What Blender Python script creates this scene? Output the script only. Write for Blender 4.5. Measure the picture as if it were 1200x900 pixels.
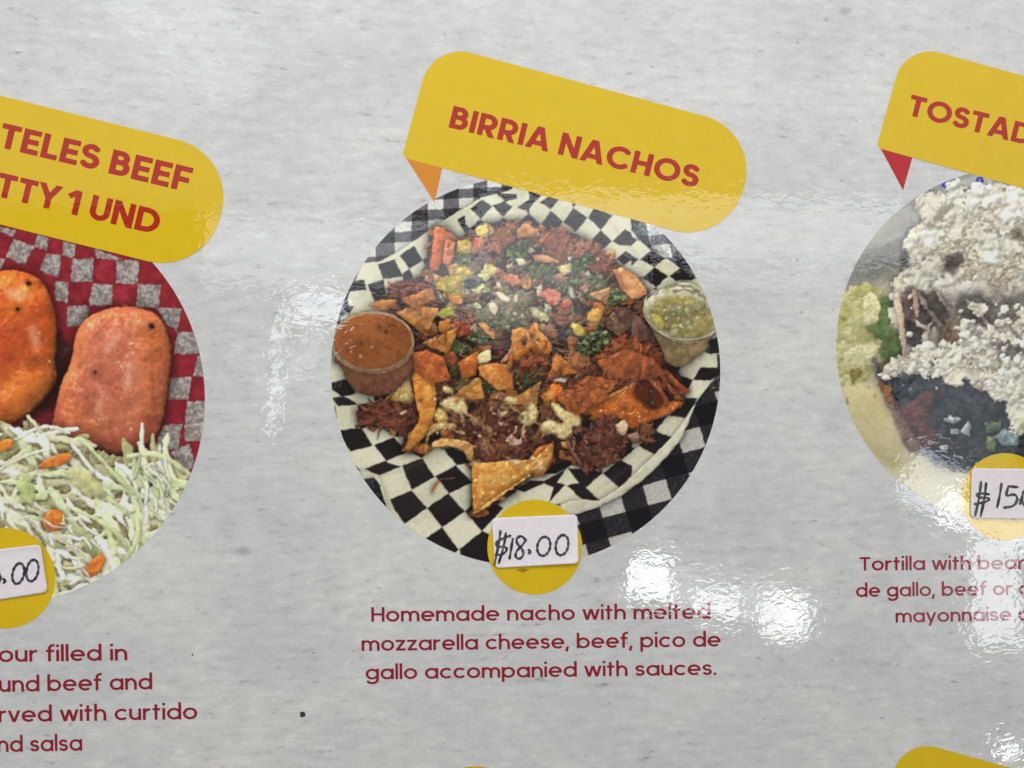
import bpy, math, random
import numpy as np

# ------------------------------------------------------------------ scene, camera, light
scene = bpy.context.scene
for o in list(bpy.data.objects):
    bpy.data.objects.remove(o)
COL = scene.collection
R = math.radians

# The board is a vertical sheet in the plane y = 0, facing -y; one photograph pixel is about a quarter millimetre.
F = 1040.0                      # focal length in pixels of a 1200 pixel wide picture
YAW = R(8.2)
DIST = 0.2575                   # camera to board, metres
CAM = np.array([-0.036, -DIST, 0.0])
AX = np.array([math.sin(YAW), math.cos(YAW), 0.0])
RT = np.array([math.cos(YAW), -math.sin(YAW), 0.0])

def ray(x, y):
    x = np.asarray(x, float); y = np.asarray(y, float)
    u = (x - 600.0) / F; v = (450.0 - y) / F
    return AX[0] + RT[0] * u, AX[1] + RT[1] * u, v

def board_xz(x, y):
    rx, ry, rz = ray(x, y)
    t = DIST / ry
    return CAM[0] + rx * t, rz * t

cam_data = bpy.data.cameras.new('camera')
cam_data.sensor_width = 36.0
cam_data.lens = 36.0 * F / 1200.0
cam_data.clip_start = 0.01
cam_data.clip_end = 50.0
cam = bpy.data.objects.new('camera', cam_data)
COL.objects.link(cam)
cam.location = CAM
cam.rotation_euler = (R(90), 0, -YAW)
scene.camera = cam
scene.render.resolution_x = 1024
scene.render.resolution_y = 768

world = bpy.data.worlds.new('World')
scene.world = world
world.use_nodes = True
world.node_tree.nodes['Background'].inputs[0].default_value = (1.0, 0.97, 0.93, 1)
world.node_tree.nodes['Background'].inputs[1].default_value = 0.16

vs = scene.view_settings
vs.view_transform = 'Standard'
vs.look = 'None'
vs.exposure = 0.0
vs.gamma = 1.0

def lamp(name, x0, y0, x1, y1, dist, radiance, colour=(1, 1, 1), rot=0.0):
    """Window-like area lamp behind the camera; the rectangle is where the glossy film mirrors it."""
    def hit(x, y):
        rx, ry, rz = ray(x, y)
        k = (DIST + dist) / ry
        return CAM[0] + rx * k, rz * k
    ym, xm = (y0 + y1) / 2, (x0 + x1) / 2
    ax, bx = hit(x0, ym)[0], hit(x1, ym)[0]
    az, bz = hit(xm, y0)[1], hit(xm, y1)[1]
    d = bpy.data.lights.new(name, 'AREA')
    d.shape = 'RECTANGLE'
    d.size = abs(bx - ax); d.size_y = abs(az - bz)
    d.energy = radiance * math.pi * d.size * d.size_y
    d.color = colour
    o = bpy.data.objects.new(name, d)
    COL.objects.link(o)
    o.location = ((ax + bx) / 2, -dist, (az + bz) / 2)
    o.rotation_euler = (R(90), rot, 0)
    return o

SKY = (0.90, 0.95, 1.0)
WIN = (0.93, 0.96, 1.0)
LAMPS = [
    # the bright opening above and to the left: the main light and the pale veil on the upper half
    ('daylight_opening', -1700, -1900, 1900, 240, 2.2, 0.62, (0.90, 0.96, 1.0), 0),
    ('side_opening', -2600, -900, -560, 1300, 2.2, 1.45, (1.0, 0.98, 0.95), 0),
    # sky gaps mirrored in the film
    ('sky_gap', 560, 232, 1080, 304, 2.2, 2.9, SKY, 0),
    ('sky_gap', 240, 258, 570, 334, 2.2, 2.4, SKY, 0),
    ('sky_gap', 500, 300, 760, 352, 2.2, 1.2, SKY, -0.05),
    ('sky_gap', 530, 300, 710, 382, 2.2, 1.0, SKY, 0.06),
    ('sky_gap', 560, 300, 680, 410, 2.2, 1.0, SKY, -0.04),
    ('sky_gap', 400, 330, 560, 372, 2.2, 1.0, SKY, 0.10),
    ('sky_gap', 820, 304, 1010, 336, 2.2, 1.2, SKY, 0.05),
    ('sky_gap', 40, -45, 330, 50, 2.2, 1.7, SKY, 0.70),
    ('window_light', 344, 343, 408, 378, 2.2, 7.0, (0.86, 0.93, 1.0), 0),
    ('window_light', 322, 348, 331, 515, 2.2, 5.5, SKY, 0.11),
    ('window_light', 350, 386, 374, 440, 2.2, 2.0, SKY, 0.35),
    ('window_light', 740, 654, 790, 704, 2.2, 10.0, WIN, 0.1),
    ('window_light', 748, 648, 776, 690, 2.2, 3.0, WIN, -0.3),
    ('window_light', 812, 690, 868, 721, 2.2, 9.0, WIN, 0.12),
    ('window_light', 890, 698, 944, 744, 2.2, 8.0, WIN, 0.16),
    ('window_light', 906, 700, 948, 752, 2.2, 3.0, WIN, 0.4),
    ('window_light', 735, 676, 955, 722, 2.2, 2.6, WIN, 0.22),  # added wide dim lamp: a soft glow joining the mirrored panes
    ('sky_gap', 300, 330, 400, 470, 2.2, 0.7, SKY, 0.1),
    ('sky_gap', 1060, 560, 1240, 780, 2.2, 0.9, SKY, 0.0),
    ('window_light', 1062, 534, 1136, 602, 2.2, 6.0, (0.80, 0.90, 1.0), 0.5),
    ('sky_gap', 1040, 440, 1190, 545, 2.2, 1.0, (0.78, 0.9, 1.0), 0.1),
    ('window_light', 1098, 592, 1240, 630, 2.2, 8.0, WIN, 0.25),
    ('window_light', 1138, 632, 1196, 755, 2.2, 7.0, WIN, 0),
    ('window_light', 1168, 868, 1196, 892, 2.2, 13.0, WIN, 0),
]
for i, L in enumerate(LAMPS):        # each a little farther back, none in the plane of another
    lamp(*L[:5], L[5] + 0.012 * i, *L[6:])
# added unseen area lamp above the board, to brighten the sheet's top
d = bpy.data.lights.new('added_top_light', 'AREA')
d.shape = 'RECTANGLE'; d.size = 0.5; d.size_y = 0.2; d.energy = 1.68; d.color = (0.93, 0.97, 1.0)
o = bpy.data.objects.new('added_top_light', d)
COL.objects.link(o)
o.location = (-0.02, -0.34, 0.40); o.rotation_euler = (R(42), 0, 0)

# ------------------------------------------------------------------ mesh and material helpers
def link(name, me, mat, parent=None):
    o = bpy.data.objects.new(name, me)
    COL.objects.link(o)
    if mat:
        me.materials.append(mat)
    if parent:
        o.parent = parent
    return o

def mesh_np(name, V, Fq, nper):
    """V (n,3); Fq (m,nper) vertex indices."""
    me = bpy.data.meshes.new(name)
    V = np.ascontiguousarray(V, np.float32); Fq = np.ascontiguousarray(Fq, np.int32)
    me.vertices.add(len(V)); me.vertices.foreach_set('co', V.ravel())
    m = len(Fq)
    me.loops.add(m * nper); me.loops.foreach_set('vertex_index', Fq.ravel())
    me.polygons.add(m)
    me.polygons.foreach_set('loop_start', np.arange(0, m * nper, nper, dtype=np.int32))
    me.polygons.foreach_set('loop_total', np.full(m, nper, np.int32))
    me.update(calc_edges=True)
    return me

def srgb(c):
    c = np.asarray(c, float) / 255.0
    return np.where(c <= 0.04045, c / 12.92, ((c + 0.055) / 1.055) ** 2.4)

LIT = 0.80                       # how bright a fully white surface comes out
def ink(c):
    return np.clip(srgb(c) / LIT, 0, 0.9)

def nodes(mat):
    mat.use_nodes = True
    nt = mat.node_tree
    return nt, nt.nodes, nt.links, nt.nodes['Principled BSDF']

def film_group():
    """Relief of the clear laminate: fine orange peel and slow waves, continuous over the whole sheet."""
    g = bpy.data.node_groups.new('laminate_relief', 'ShaderNodeTree')
    g.interface.new_socket('Normal', in_out='OUTPUT', socket_type='NodeSocketVector')
    N, Lk = g.nodes, g.links
    out = N.new('NodeGroupOutput')
    tc = N.new('ShaderNodeTexCoord')
    def noise(scale, stretch, detail, rough, dist=0.0):
        mp = N.new('ShaderNodeMapping'); mp.inputs['Scale'].default_value = stretch
        mp.inputs['Rotation'].default_value = (0, R(4), 0)
        Lk.new(tc.outputs['Object'], mp.inputs['Vector'])
        n = N.new('ShaderNodeTexNoise'); n.inputs['Scale'].default_value = scale
        n.inputs['Detail'].default_value = detail; n.inputs['Roughness'].default_value = rough
        n.inputs['Distortion'].default_value = dist
        Lk.new(mp.outputs['Vector'], n.inputs['Vector'])
        return n.outputs['Fac']
    fine = noise(430, (0.6, 1, 1), 1.2, 0.55, 1.2)
    mid = noise(230, (0.7, 1, 1), 1.0, 0.5, 0.3)
    slow = noise(45, (0.8, 1, 1.0), 1.0, 0.5)
    b1 = N.new('ShaderNodeBump'); b1.inputs['Strength'].default_value = 1.0
    b1.inputs['Distance'].default_value = 0.000021
    b2 = N.new('ShaderNodeBump'); b2.inputs['Strength'].default_value = 1.0
    b2.inputs['Distance'].default_value = 0.00006
    b3 = N.new('ShaderNodeBump'); b3.inputs['Strength'].default_value = 1.0
    b3.inputs['Distance'].default_value = 0.000018
    Lk.new(slow, b2.inputs['Height']); Lk.new(fine, b1.inputs['Height']); Lk.new(mid, b3.inputs['Height'])
    Lk.new(b2.outputs['Normal'], b3.inputs['Normal']); Lk.new(b3.outputs['Normal'], b1.inputs['Normal'])
    Lk.new(b1.outputs['Normal'], out.inputs[0])
    return g
FILM = film_group()

def laminate(mat):
    nt, N, Lk, b = nodes(mat)
    b.inputs['Roughness'].default_value = 0.75
    b.inputs['Specular IOR Level'].default_value = 0.0
    b.inputs['Coat Weight'].default_value = 1.0
    b.inputs['Coat Roughness'].default_value = 0.012
    b.inputs['Coat IOR'].default_value = 1.5
    g = N.new('ShaderNodeGroup'); g.node_tree = FILM
    Lk.new(g.outputs[0], b.inputs['Coat Normal'])
    return nt, N, Lk, b

def flat_ink(name, rgb, vary=0.05, scale=160):
    m = bpy.data.materials.new(name)
    nt, N, Lk, b = laminate(m)
    c = ink(rgb)
    tc = N.new('ShaderNodeTexCoord')
    n = N.new('ShaderNodeTexNoise'); n.inputs['Scale'].default_value = scale
    n.inputs['Detail'].default_value = 6; n.inputs['Roughness'].default_value = 0.65
    Lk.new(tc.outputs['Object'], n.inputs['Vector'])
    r = N.new('ShaderNodeValToRGB')
    r.color_ramp.elements[0].position = 0.3; r.color_ramp.elements[1].position = 0.7
    r.color_ramp.elements[0].color = (*(c * (1 - vary)), 1)
    r.color_ramp.elements[1].color = (*np.clip(c * (1 + vary), 0, 0.9), 1)
    Lk.new(n.outputs['Fac'], r.inputs['Fac']); Lk.new(r.outputs['Color'], b.inputs['Base Color'])
    return m

def attr_ink(name):
    m = bpy.data.materials.new(name)
    nt, N, Lk, b = laminate(m)
    a = N.new('ShaderNodeAttribute'); a.attribute_name = 'print'
    Lk.new(a.outputs['Color'], b.inputs['Base Color'])
    return m

def stone_ink():
    """Printed pale grey stone: horizontal mottling, flecks and small pits of the print."""
    m = bpy.data.materials.new('printed_stone')
    nt, N, Lk, b = laminate(m)
    tc = N.new('ShaderNodeTexCoord')
    def noise(scale, sx, detail, rough, rot=1.5):
        mp = N.new('ShaderNodeMapping'); mp.inputs['Scale'].default_value = (sx, 1, 1)
        mp.inputs['Rotation'].default_value = (0, R(rot), 0)
        Lk.new(tc.outputs['Object'], mp.inputs['Vector'])
        n = N.new('ShaderNodeTexNoise'); n.inputs['Scale'].default_value = scale
        n.inputs['Detail'].default_value = detail; n.inputs['Roughness'].default_value = rough
        Lk.new(mp.outputs['Vector'], n.inputs['Vector'])
        return n.outputs['Fac']
    def ramp(fac, stops):
        r = N.new('ShaderNodeValToRGB')
        while len(r.color_ramp.elements) < len(stops):
            r.color_ramp.elements.new(0.5)
        for e, (p, c) in zip(r.color_ramp.elements, stops):
            e.position = p; e.color = (*c, 1) if len(c) == 3 else c
        Lk.new(fac, r.inputs['Fac'])
        return r.outputs['Color']
    def mix(a, bb, fac, mode='MULTIPLY'):
        x = N.new('ShaderNodeMix'); x.data_type = 'RGBA'; x.blend_type = mode
        if isinstance(fac, float):
            x.inputs[0].default_value = fac
        else:
            Lk.new(fac, x.inputs[0])
        Lk.new(a, x.inputs[6])
        if isinstance(bb, tuple):
            x.inputs[7].default_value = (*bb, 1)
        else:
            Lk.new(bb, x.inputs[7])
        return x.outputs[2]
    base = ramp(noise(30, 0.6, 6, 0.65), [(0.28, tuple(ink((181, 179, 176)))), (0.5, tuple(ink((191, 189, 185)))), (0.74, tuple(ink((202, 199, 194))))])
    streak = ramp(noise(420, 0.34, 6, 0.68, 0.5), [(0.24, (0.66, 0.66, 0.66)), (0.42, (0.93, 0.93, 0.93)), (0.55, (1.0, 1.0, 1.0)), (0.74, (1.15, 1.15, 1.145))])
    c = mix(base, streak, 1.0)
    fleck = ramp(noise(420, 0.40, 4, 0.6, 2), [(0.27, (0.5, 0.5, 0.5)), (0.375, (1, 1, 1))])
    c = mix(c, fleck, 0.8)
    lite = ramp(noise(380, 0.42, 4, 0.6, -2), [(0.60, (1, 1, 1)), (0.74, (1.17, 1.17, 1.16))])
    c = mix(c, lite, 1.0)
    grain = ramp(noise(1500, 0.6, 2, 0.6), [(0.3, (0.95, 0.95, 0.95)), (0.7, (1.04, 1.04, 1.04))])
    c = mix(c, grain, 1.0)
    v = N.new('ShaderNodeTexVoronoi'); v.inputs['Scale'].default_value = 34
    v.inputs['Randomness'].default_value = 1.0
    mp = N.new('ShaderNodeMapping'); mp.inputs['Scale'].default_value = (0.6, 0.001, 1)
    Lk.new(tc.outputs['Object'], mp.inputs['Vector']); Lk.new(mp.outputs['Vector'], v.inputs['Vector'])
    pit = ramp(v.outputs['Distance'], [(0.02, (0.62, 0.62, 0.63)), (0.06, (1, 1, 1))])
    c = mix(c, pit, 0.8)
    Lk.new(c, b.inputs['Base Color'])
    return m

M_STONE = stone_ink()
M_YELLOW = flat_ink('printed_yellow', (200, 166, 26), 0.035)
M_ORANGE = flat_ink('printed_orange', (196, 122, 34), 0.03)
M_REDTAIL = flat_ink('printed_red', (165, 30, 38), 0.03)
M_TITLE = flat_ink('printed_title_red', (158, 38, 26), 0.06, 400)
M_TEXT = flat_ink('printed_caption_red', (132, 28, 44), 0.08, 500)
M_SPECK = flat_ink('dark_speck', (52, 52, 52), 0.3, 900)
M_SCUFF = flat_ink('scuffed_yellow', (150, 116, 28), 0.25, 900)
M_PHOTO = attr_ink('printed_photo')

def paper_mat():
    m = bpy.data.materials.new('sticker_paper')
    nt, N, Lk, b = nodes(m)
    b.inputs['Roughness'].default_value = 0.55
    b.inputs['Specular IOR Level'].default_value = 0.35
    tc = N.new('ShaderNodeTexCoord')
    n = N.new('ShaderNodeTexNoise'); n.inputs['Scale'].default_value = 700; n.inputs['Detail'].default_value = 4
    Lk.new(tc.outputs['Object'], n.inputs['Vector'])
    r = N.new('ShaderNodeValToRGB')
    r.color_ramp.elements[0].position = 0.3; r.color_ramp.elements[1].position = 0.7
    r.color_ramp.elements[0].color = (*ink((208, 199, 201)), 1)
    r.color_ramp.elements[1].color = (*ink((217, 208, 209)), 1)
    Lk.new(n.outputs['Fac'], r.inputs['Fac']); Lk.new(r.outputs['Color'], b.inputs['Base Color'])
    bp = N.new('ShaderNodeBump'); bp.inputs['Distance'].default_value = 0.00001
    Lk.new(n.outputs['Fac'], bp.inputs['Height']); Lk.new(bp.outputs['Normal'], b.inputs['Normal'])
    return m
M_PAPER = paper_mat()
def pen_mat():
    m = bpy.data.materials.new('pen_ink')
    nt, N, Lk, b = nodes(m)
    b.inputs['Roughness'].default_value = 0.45
    tc = N.new('ShaderNodeTexCoord')
    n = N.new('ShaderNodeTexNoise'); n.inputs['Scale'].default_value = 900; n.inputs['Detail'].default_value = 3
    Lk.new(tc.outputs['Object'], n.inputs['Vector'])
    r = N.new('ShaderNodeValToRGB')
    r.color_ramp.elements[0].position = 0.42; r.color_ramp.elements[1].position = 0.72
    r.color_ramp.elements[0].color = (*ink((32, 32, 38)), 1)
    r.color_ramp.elements[1].color = (*ink((92, 90, 98)), 1)
    Lk.new(n.outputs['Fac'], r.inputs['Fac']); Lk.new(r.outputs['Color'], b.inputs['Base Color'])
    return m
M_PEN = pen_mat()

# ------------------------------------------------------------------ the board
MM = 0.001
def y_of(layer):                # print layers, a fiftieth of a millimetre apart
    return -0.00002 * layer

board = bpy.data.objects.new('menu_board', None)
COL.objects.link(board)
board['label'] = 'glossy laminated menu sheet printed with food photos on pale grey stone'
board['category'] = 'menu board'

def sheet(name, pts, layer, mat, parent):
    """flat printed shape; pts are outline points in photograph pixels carried onto the board plane"""
    P = np.array(pts, float)
    bx, bz = board_xz(P[:, 0], P[:, 1])
    V = np.stack([bx, np.full(len(P), y_of(layer)), bz], 1)
    # orientation: face -y
    a = np.sum(bx * np.roll(bz, -1) - np.roll(bx, -1) * bz)
    idx = list(range(len(P)))
    if a < 0:
        idx = idx[::-1]
    me = bpy.data.meshes.new(name)
    me.from_pydata(V.tolist(), [], [idx])
    me.update()
    return link(name, me, mat, parent)

def add_panel():
    x0, z1 = board_xz(-330, -230); x1, z0 = board_xz(1600, 1130)
    x0, x1, z0, z1 = float(x0), float(x1), float(z0) - 0.01, float(z1) + 0.01
    t = 0.004; bv = 0.0008
    V = [(x0, 0.0, z0 + 0), (x1, 0, z0), (x1, 0, z1), (x0, 0, z1),
         (x0 - bv, bv, z0 - bv), (x1 + bv, bv, z0 - bv), (x1 + bv, bv, z1 + bv), (x0 - bv, bv, z1 + bv),
         (x0 - bv, t, z0 - bv), (x1 + bv, t, z0 - bv), (x1 + bv, t, z1 + bv), (x0 - bv, t, z1 + bv)]
    Fc = [(0, 1, 2, 3), (11, 10, 9, 8)]
    for k in (0, 4):
        for i in range(4):
            j = (i + 1) % 4
            Fc.append((k + 4 + i, k + 4 + j, k + j, k + i))
    me = bpy.data.meshes.new('panel'); me.from_pydata(V, [], Fc); me.update()
    return link('panel', me, M_STONE, board)
add_panel()

# ------------------------------------------------------------------ lettering: drawn strokes turned into outlines
def arc(cx, cy, rx, ry, a0, a1, n=18):
    return [(cx + rx * math.cos(R(a0 + (a1 - a0) * i / n)), cy + ry * math.sin(R(a0 + (a1 - a0) * i / n))) for i in range(n + 1)]

def glyph_caps(ch, w):
    h = w / 2
    t, b = 1 - h, h
    if ch == 'I': return [[(h, 0), (h, 1)]], w
    if ch == '1': return [[(.27, 0), (.27, 1)], [(-.05, .70), (.27, 1 - .3 * h)]], .27 + h
    if ch == 'B':
        m = .53; ru = (t - m) / 2; rl = (m - b) / 2
        return [[(h, 0), (h, 1)],
                [(h, t), (.33, t)] + arc(.33, (t + m) / 2, ru, ru, 90, -90) + [(h, m)],
                [(h, m), (.36, m)] + arc(.36, (b + m) / 2, rl, rl, 90, -90) + [(h, b)]], .36 + rl + h
    if ch in 'RP':
        m = .40; ru = (t - m) / 2
        s = [[(h, 0), (h, 1)], [(h, t), (.34, t)] + arc(.34, (t + m) / 2, ru, ru, 90, -90) + [(h, m)]]
        if ch == 'R': s.append([(.30, .45), (.62, -.12)])
        return s, .34 + ru + h
    if ch == 'D':
        r = (t - b) / 2
        return [[(h, 0), (h, 1)], [(h, t), (.34, t)] + arc(.34, .5, r, r, 90, -90, 28) + [(h, b)]], .34 + r + h
    if ch == 'E': return [[(h, 0), (h, 1)], [(h, t), (.60, t)], [(h, .5), (.56, .5)], [(h, b), (.60, b)]], .60
    if ch == 'F': return [[(h, 0), (h, 1)], [(h, t), (.60, t)], [(h, .46), (.55, .46)]], .60
    if ch == 'L': return [[(h, 0), (h, 1)], [(h, b), (.56, b)]], .56
    if ch == 'T': return [[(.33, 0), (.33, 1)], [(0, t), (.66, t)]], .66
    if ch == 'H': return [[(h, 0), (h, 1)], [(.74 - h, 0), (.74 - h, 1)], [(h, .5), (.74 - h, .5)]], .74
    if ch == 'N': return [[(h, 0), (h, 1)], [(.76 - h, 0), (.76 - h, 1)], [(h - .06, 1.1), (.76 - h + .06, -.1)]], .76
    if ch == 'A': return [[(.06, -.12), (.43, 1.06)], [(.80, -.12), (.43, 1.06)], [(.2, .27), (.66, .27)]], .86
    if ch == 'U': return [[(h, 1), (h, .36)] + arc(.36, .36, .36 - h, .36 - h, 180, 360) + [(.72 - h, 1)]], .72
    if ch == 'Y': return [[(.36, 0), (.36, .45)], [(.0, 1.1), (.37, .42)], [(.72, 1.1), (.35, .42)]], .72
    if ch == 'O': return [arc(.5, .5, .5 - h, .5 - h + .01, 0, 360, 40)], 1.0
    if ch == 'C': return [arc(.5, .5, .5 - h, .5 - h + .01, 42, 318, 34)], .90
    if ch == 'S':
        r1 = (t - .52) / 2; r2 = (.52 - b) / 2; kx = 1.12
        return [arc(.31, t - r1, r1 * kx, r1, 25, 270, 22)[:-1] + arc(.31, b + r2, r2 * kx, r2, 90, -155, 24)], .62
    return [], .3

def glyph_low(ch, w):
    h = w / 2; X = .735; A = 1.08; r = X / 2; ro = r - h; D = -.29
    bowl = lambda cx: arc(cx, r, ro, ro + .004, 0, 360, 30)
    if ch == 'H': return [[(h, 0), (h, 1)], [(.72 - h, 0), (.72 - h, 1)], [(h, .5), (.72 - h, .5)]], .72
    if ch == 'T': return [[(.33, 0), (.33, 1)], [(0, 1 - h), (.66, 1 - h)]], .66
    if ch == 'o': return [bowl(r)], X
    if ch == 'a': return [bowl(r), [(X - h, 0), (X - h, X)]], X
    if ch == 'd': return [bowl(r), [(X - h, 0), (X - h, A)]], X
    if ch == 'b': return [bowl(r), [(h, 0), (h, A)]], X
    if ch == 'p': return [bowl(r), [(h, D), (h, X)]], X
    if ch == 'q': return [bowl(r), [(X - h, D), (X - h, X)]], X
    if ch == 'g': return [bowl(r), [(X - h, X), (X - h, .02)] + arc(r, .02, ro, .27, 0, -152, 20)], X
    if ch == 'c': return [arc(r, r, ro, ro, 45, 315, 26)], .66
    if ch == 'e': return [[(h, r - .005), (X - h, r - .005)] + arc(r, r, ro, ro, 0, 312, 30)], X
    if ch == 'f': return [[(.17, 0), (.17, .82)] + arc(.36, .82, .19, .20, 180, 88, 10) + [(.42, A - .06)], [(0, X - h), (.40, X - h)]], .42
    if ch == 'h': return [[(h, 0), (h, A)], arc(.31, .37, .31 - h, .37 - h, 180, 0, 18) + [(.62 - h, 0)]], .62
    if ch == 'n': return [[(h, 0), (h, X)], arc(.31, .37, .31 - h, .37 - h, 180, 0, 18) + [(.62 - h, 0)]], .62
    if ch == 'm': return [[(h, 0), (h, X)], arc(.29, .40, .29 - h, .335 - h, 180, 0, 16) + [(.58 - h, 0)], arc(.58 + .29 - w, .40, .29 - h, .335 - h, 180, 0, 16) + [(1.16 - w - h, 0)]], 1.16 - w
    if ch == 'r': return [[(h, 0), (h, X)], arc(.34, .40, .34 - h, .335 - h, 180, 82, 10)], .41
    if ch == 'u': return [[(h, X), (h, .31)] + arc(.31, .31, .31 - h, .31 - h, 180, 360, 16), [(.62 - h, 0), (.62 - h, X)]], .62
    if ch == 'i': return [[(h, 0), (h, X)], [(h, .90), (h, 1.06)]], w
    if ch == 'l': return [[(h, 0), (h, A)]], w
    if ch == 't': return [[(.18, .0), (.18, .98)], [(0, X - h), (.40, X - h)]], .42
    if ch == 'v': return [[(.02, X + .1), (.30, -.02)], [(.58, X + .1), (.30, -.02)]], .60
    if ch == 'w': return [[(.03, X + .08), (.25, -.02)], [(.25, -.02), (.46, X + .02)], [(.46, X + .02), (.67, -.02)], [(.67, -.02), (.89, X + .08)]], .92
    if ch == 'y': return [[(.02, X + .1), (.31, .02)], [(.60, X + .1), (.20, D)]], .62
    if ch == 'z': return [[(0, X - h), (.54, X - h)], [(.02, h), (.56, h)], [(.47, X - h), (.08, h)]], .56
    if ch == 's':
        t = X - h; m = X * .51; r1 = (t - m) / 2; r2 = (m - h) / 2
        return [arc(.26, t - r1, r1 * 1.25, r1, 20, 270, 18)[:-1] + arc(.26, h + r2, r2 * 1.25, r2, 90, -160, 18)], .52
    if ch == ',': return [[(.10, .14), (.02, -.20)]], .18
    if ch == '.': return [[(h * 1.1, 0), (h * 1.1, w * 1.1)]], w * 1.1
    return [], .3

def seg_sd(X, Y, S, w, round_ends=False):
    """signed distance to a stroked polyline of width w (array of half widths when tuple)"""
    best = np.full(X.shape, 9.0)
    n = len(S) - 1
    for i in range(n):
        (ax, ay), (bx, by) = S[i], S[i + 1]
        dx, dy = bx - ax, by - ay
        L2 = dx * dx + dy * dy
        if L2 < 1e-12: continue
        s = ((X - ax) * dx + (Y - ay) * dy) / L2
        sc = np.clip(s, 0, 1)
        hw = w / 2 if not hasattr(w, '__len__') else (w[i] + (w[i + 1] - w[i]) * sc) / 2
        d = np.hypot(X - ax - dx * sc, Y - ay - dy * sc) - hw
        if not round_ends:
            L = math.sqrt(L2)
            if i == 0: d = np.maximum(d, -s * L)
            if i == n - 1: d = np.maximum(d, (s - 1) * L)
        best = np.minimum(best, d)
    return best

def contour_mesh(D, xs, ys):
    """polygons of the area D < 0 on a grid (marching squares)"""
    ny, nx = D.shape
    V, Fc, cache = [], [], {}
    def vert(key, x, y):
        if key not in cache:
            cache[key] = len(V); V.append((x, y))
        return cache[key]
    ins = D < 0
    any_in = ins[:-1, :-1] | ins[1:, :-1] | ins[:-1, 1:] | ins[1:, 1:]
    for j, i in zip(*np.nonzero(any_in)):
        c = [(j, i), (j, i + 1), (j + 1, i + 1), (j + 1, i)]
        poly = []
        for k in range(4):
            a, b = c[k], c[(k + 1) % 4]
            da, db = D[a], D[b]
            if da < 0:
                poly.append(vert(a, xs[a[1]], ys[a[0]]))
            if (da < 0) != (db < 0):
                t = da / (da - db)
                key = (min(a, b), max(a, b))
                poly.append(vert(key, xs[a[1]] + t * (xs[b[1]] - xs[a[1]]), ys[a[0]] + t * (ys[b[0]] - ys[a[0]])))
        if len(poly) >= 3:
            Fc.append(poly)
    return V, Fc

GCACHE = {}
def glyph_mesh(ch, kind, w):
    key = (ch, kind, w)
    if key not in GCACHE:
        S, adv = (glyph_caps if kind == 'caps' else glyph_low)(ch, w)
        if not S:
            GCACHE[key] = ([], [], adv)
        else:
            step = 1 / 42.0
            xs = np.arange(-.16, adv + .16, step); ys = np.arange(-.44, 1.26, step)
            X, Y = np.meshgrid(xs, ys)
            D = np.full(X.shape, 9.0)
            for s in S:
                D = np.minimum(D, seg_sd(X, Y, s, w))
            if kind == 'caps':
                D = np.maximum(D, np.maximum(-Y - .012, Y - 1.012))
            elif ch in 'vwz':
                D = np.maximum(D, np.maximum(-Y, Y - .735))
            elif ch == 'y':
                D = np.maximum(D, np.maximum(-.27 - Y, Y - .735))
            V, Fc = contour_mesh(D, xs, ys)
            GCACHE[key] = (V, Fc, adv)
    return GCACHE[key]

def text_line(name, text, x0, y0, x1, y1, cap, kind, w, track, mat, layer, parent, lead=''):
    """baseline from (x0,y0) to (x1,y1) in photograph pixels; `lead` is the part of the words before x0"""
    def run(s):
        x = 0; out = []
        for ch in s:
            if ch == ' ':
                x += .34 if kind == 'low' else .30
                continue
            V, Fc, adv = glyph_mesh(ch, kind, w)
            out.append((x, V, Fc)); x += adv + track
        return out, x - track
    out, W = run(text)
    lw = 0
    if lead:
        lead_out, lw = run(lead); lw += track
        if lead.endswith(' '): lw += 0
    L = math.hypot(x1 - x0, y1 - y0)
    ux, uy = (x1 - x0) / L, (y1 - y0) / L
    kx = L / W
    VV, FF = [], []
    for off, V, Fc in ([(o - lw, a, b) for o, a, b in lead_out] if lead else []) + out:
        base = len(VV)
        for (gx, gy) in V:
            a = (gx + off) * kx; b = gy * cap
            VV.append((x0 + ux * a + uy * b, y0 + uy * a - ux * b))
        FF += [[base + i for i in f] for f in Fc]
    P = np.array(VV)
    bx, bz = board_xz(P[:, 0], P[:, 1])
    me = bpy.data.meshes.new(name)
    me.from_pydata(np.stack([bx, np.full(len(P), y_of(layer)), bz], 1).tolist(), [], FF)
    me.update()
    return link(name, me, mat, parent)
# ------------------------------------------------------------------ the printed food photographs, painted piece by piece
RNG = np.random.default_rng(7)
NS = 1300
def _noise(sx, sy=None):
    sy = sx if sy is None else sy
    f = np.fft.rfft2(RNG.standard_normal((NS, NS)))
    ky = np.fft.fftfreq(NS)[:, None]; kx = np.fft.rfftfreq(NS)[None, :]
    f *= np.exp(-2 * math.pi ** 2 * ((kx * sx) ** 2 + (ky * sy) ** 2))
    n = np.fft.irfft2(f, (NS, NS))
    return ((n - n.mean()) / n.std()).astype(np.float32)
NZ = {1: _noise(0.9), 2: _noise(2.2), 3: _noise(5), 4: _noise(12), 5: _noise(30)}
LDIR = np.array([-0.28, -0.52, 0.80]); LDIR /= np.linalg.norm(LDIR)
HDIR = LDIR + np.array([0, 0, 1.0]); HDIR /= np.linalg.norm(HDIR)

def chaikin(P, n=1):
    P = np.asarray(P, float)
    k = .15 if n == 1 else .25
    for _ in range(n):
        Q = np.roll(P, -1, 0)
        P = np.stack([P * (1 - k) + Q * k, P * k + Q * (1 - k)], 1).reshape(-1, 2)
    return P

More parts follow.
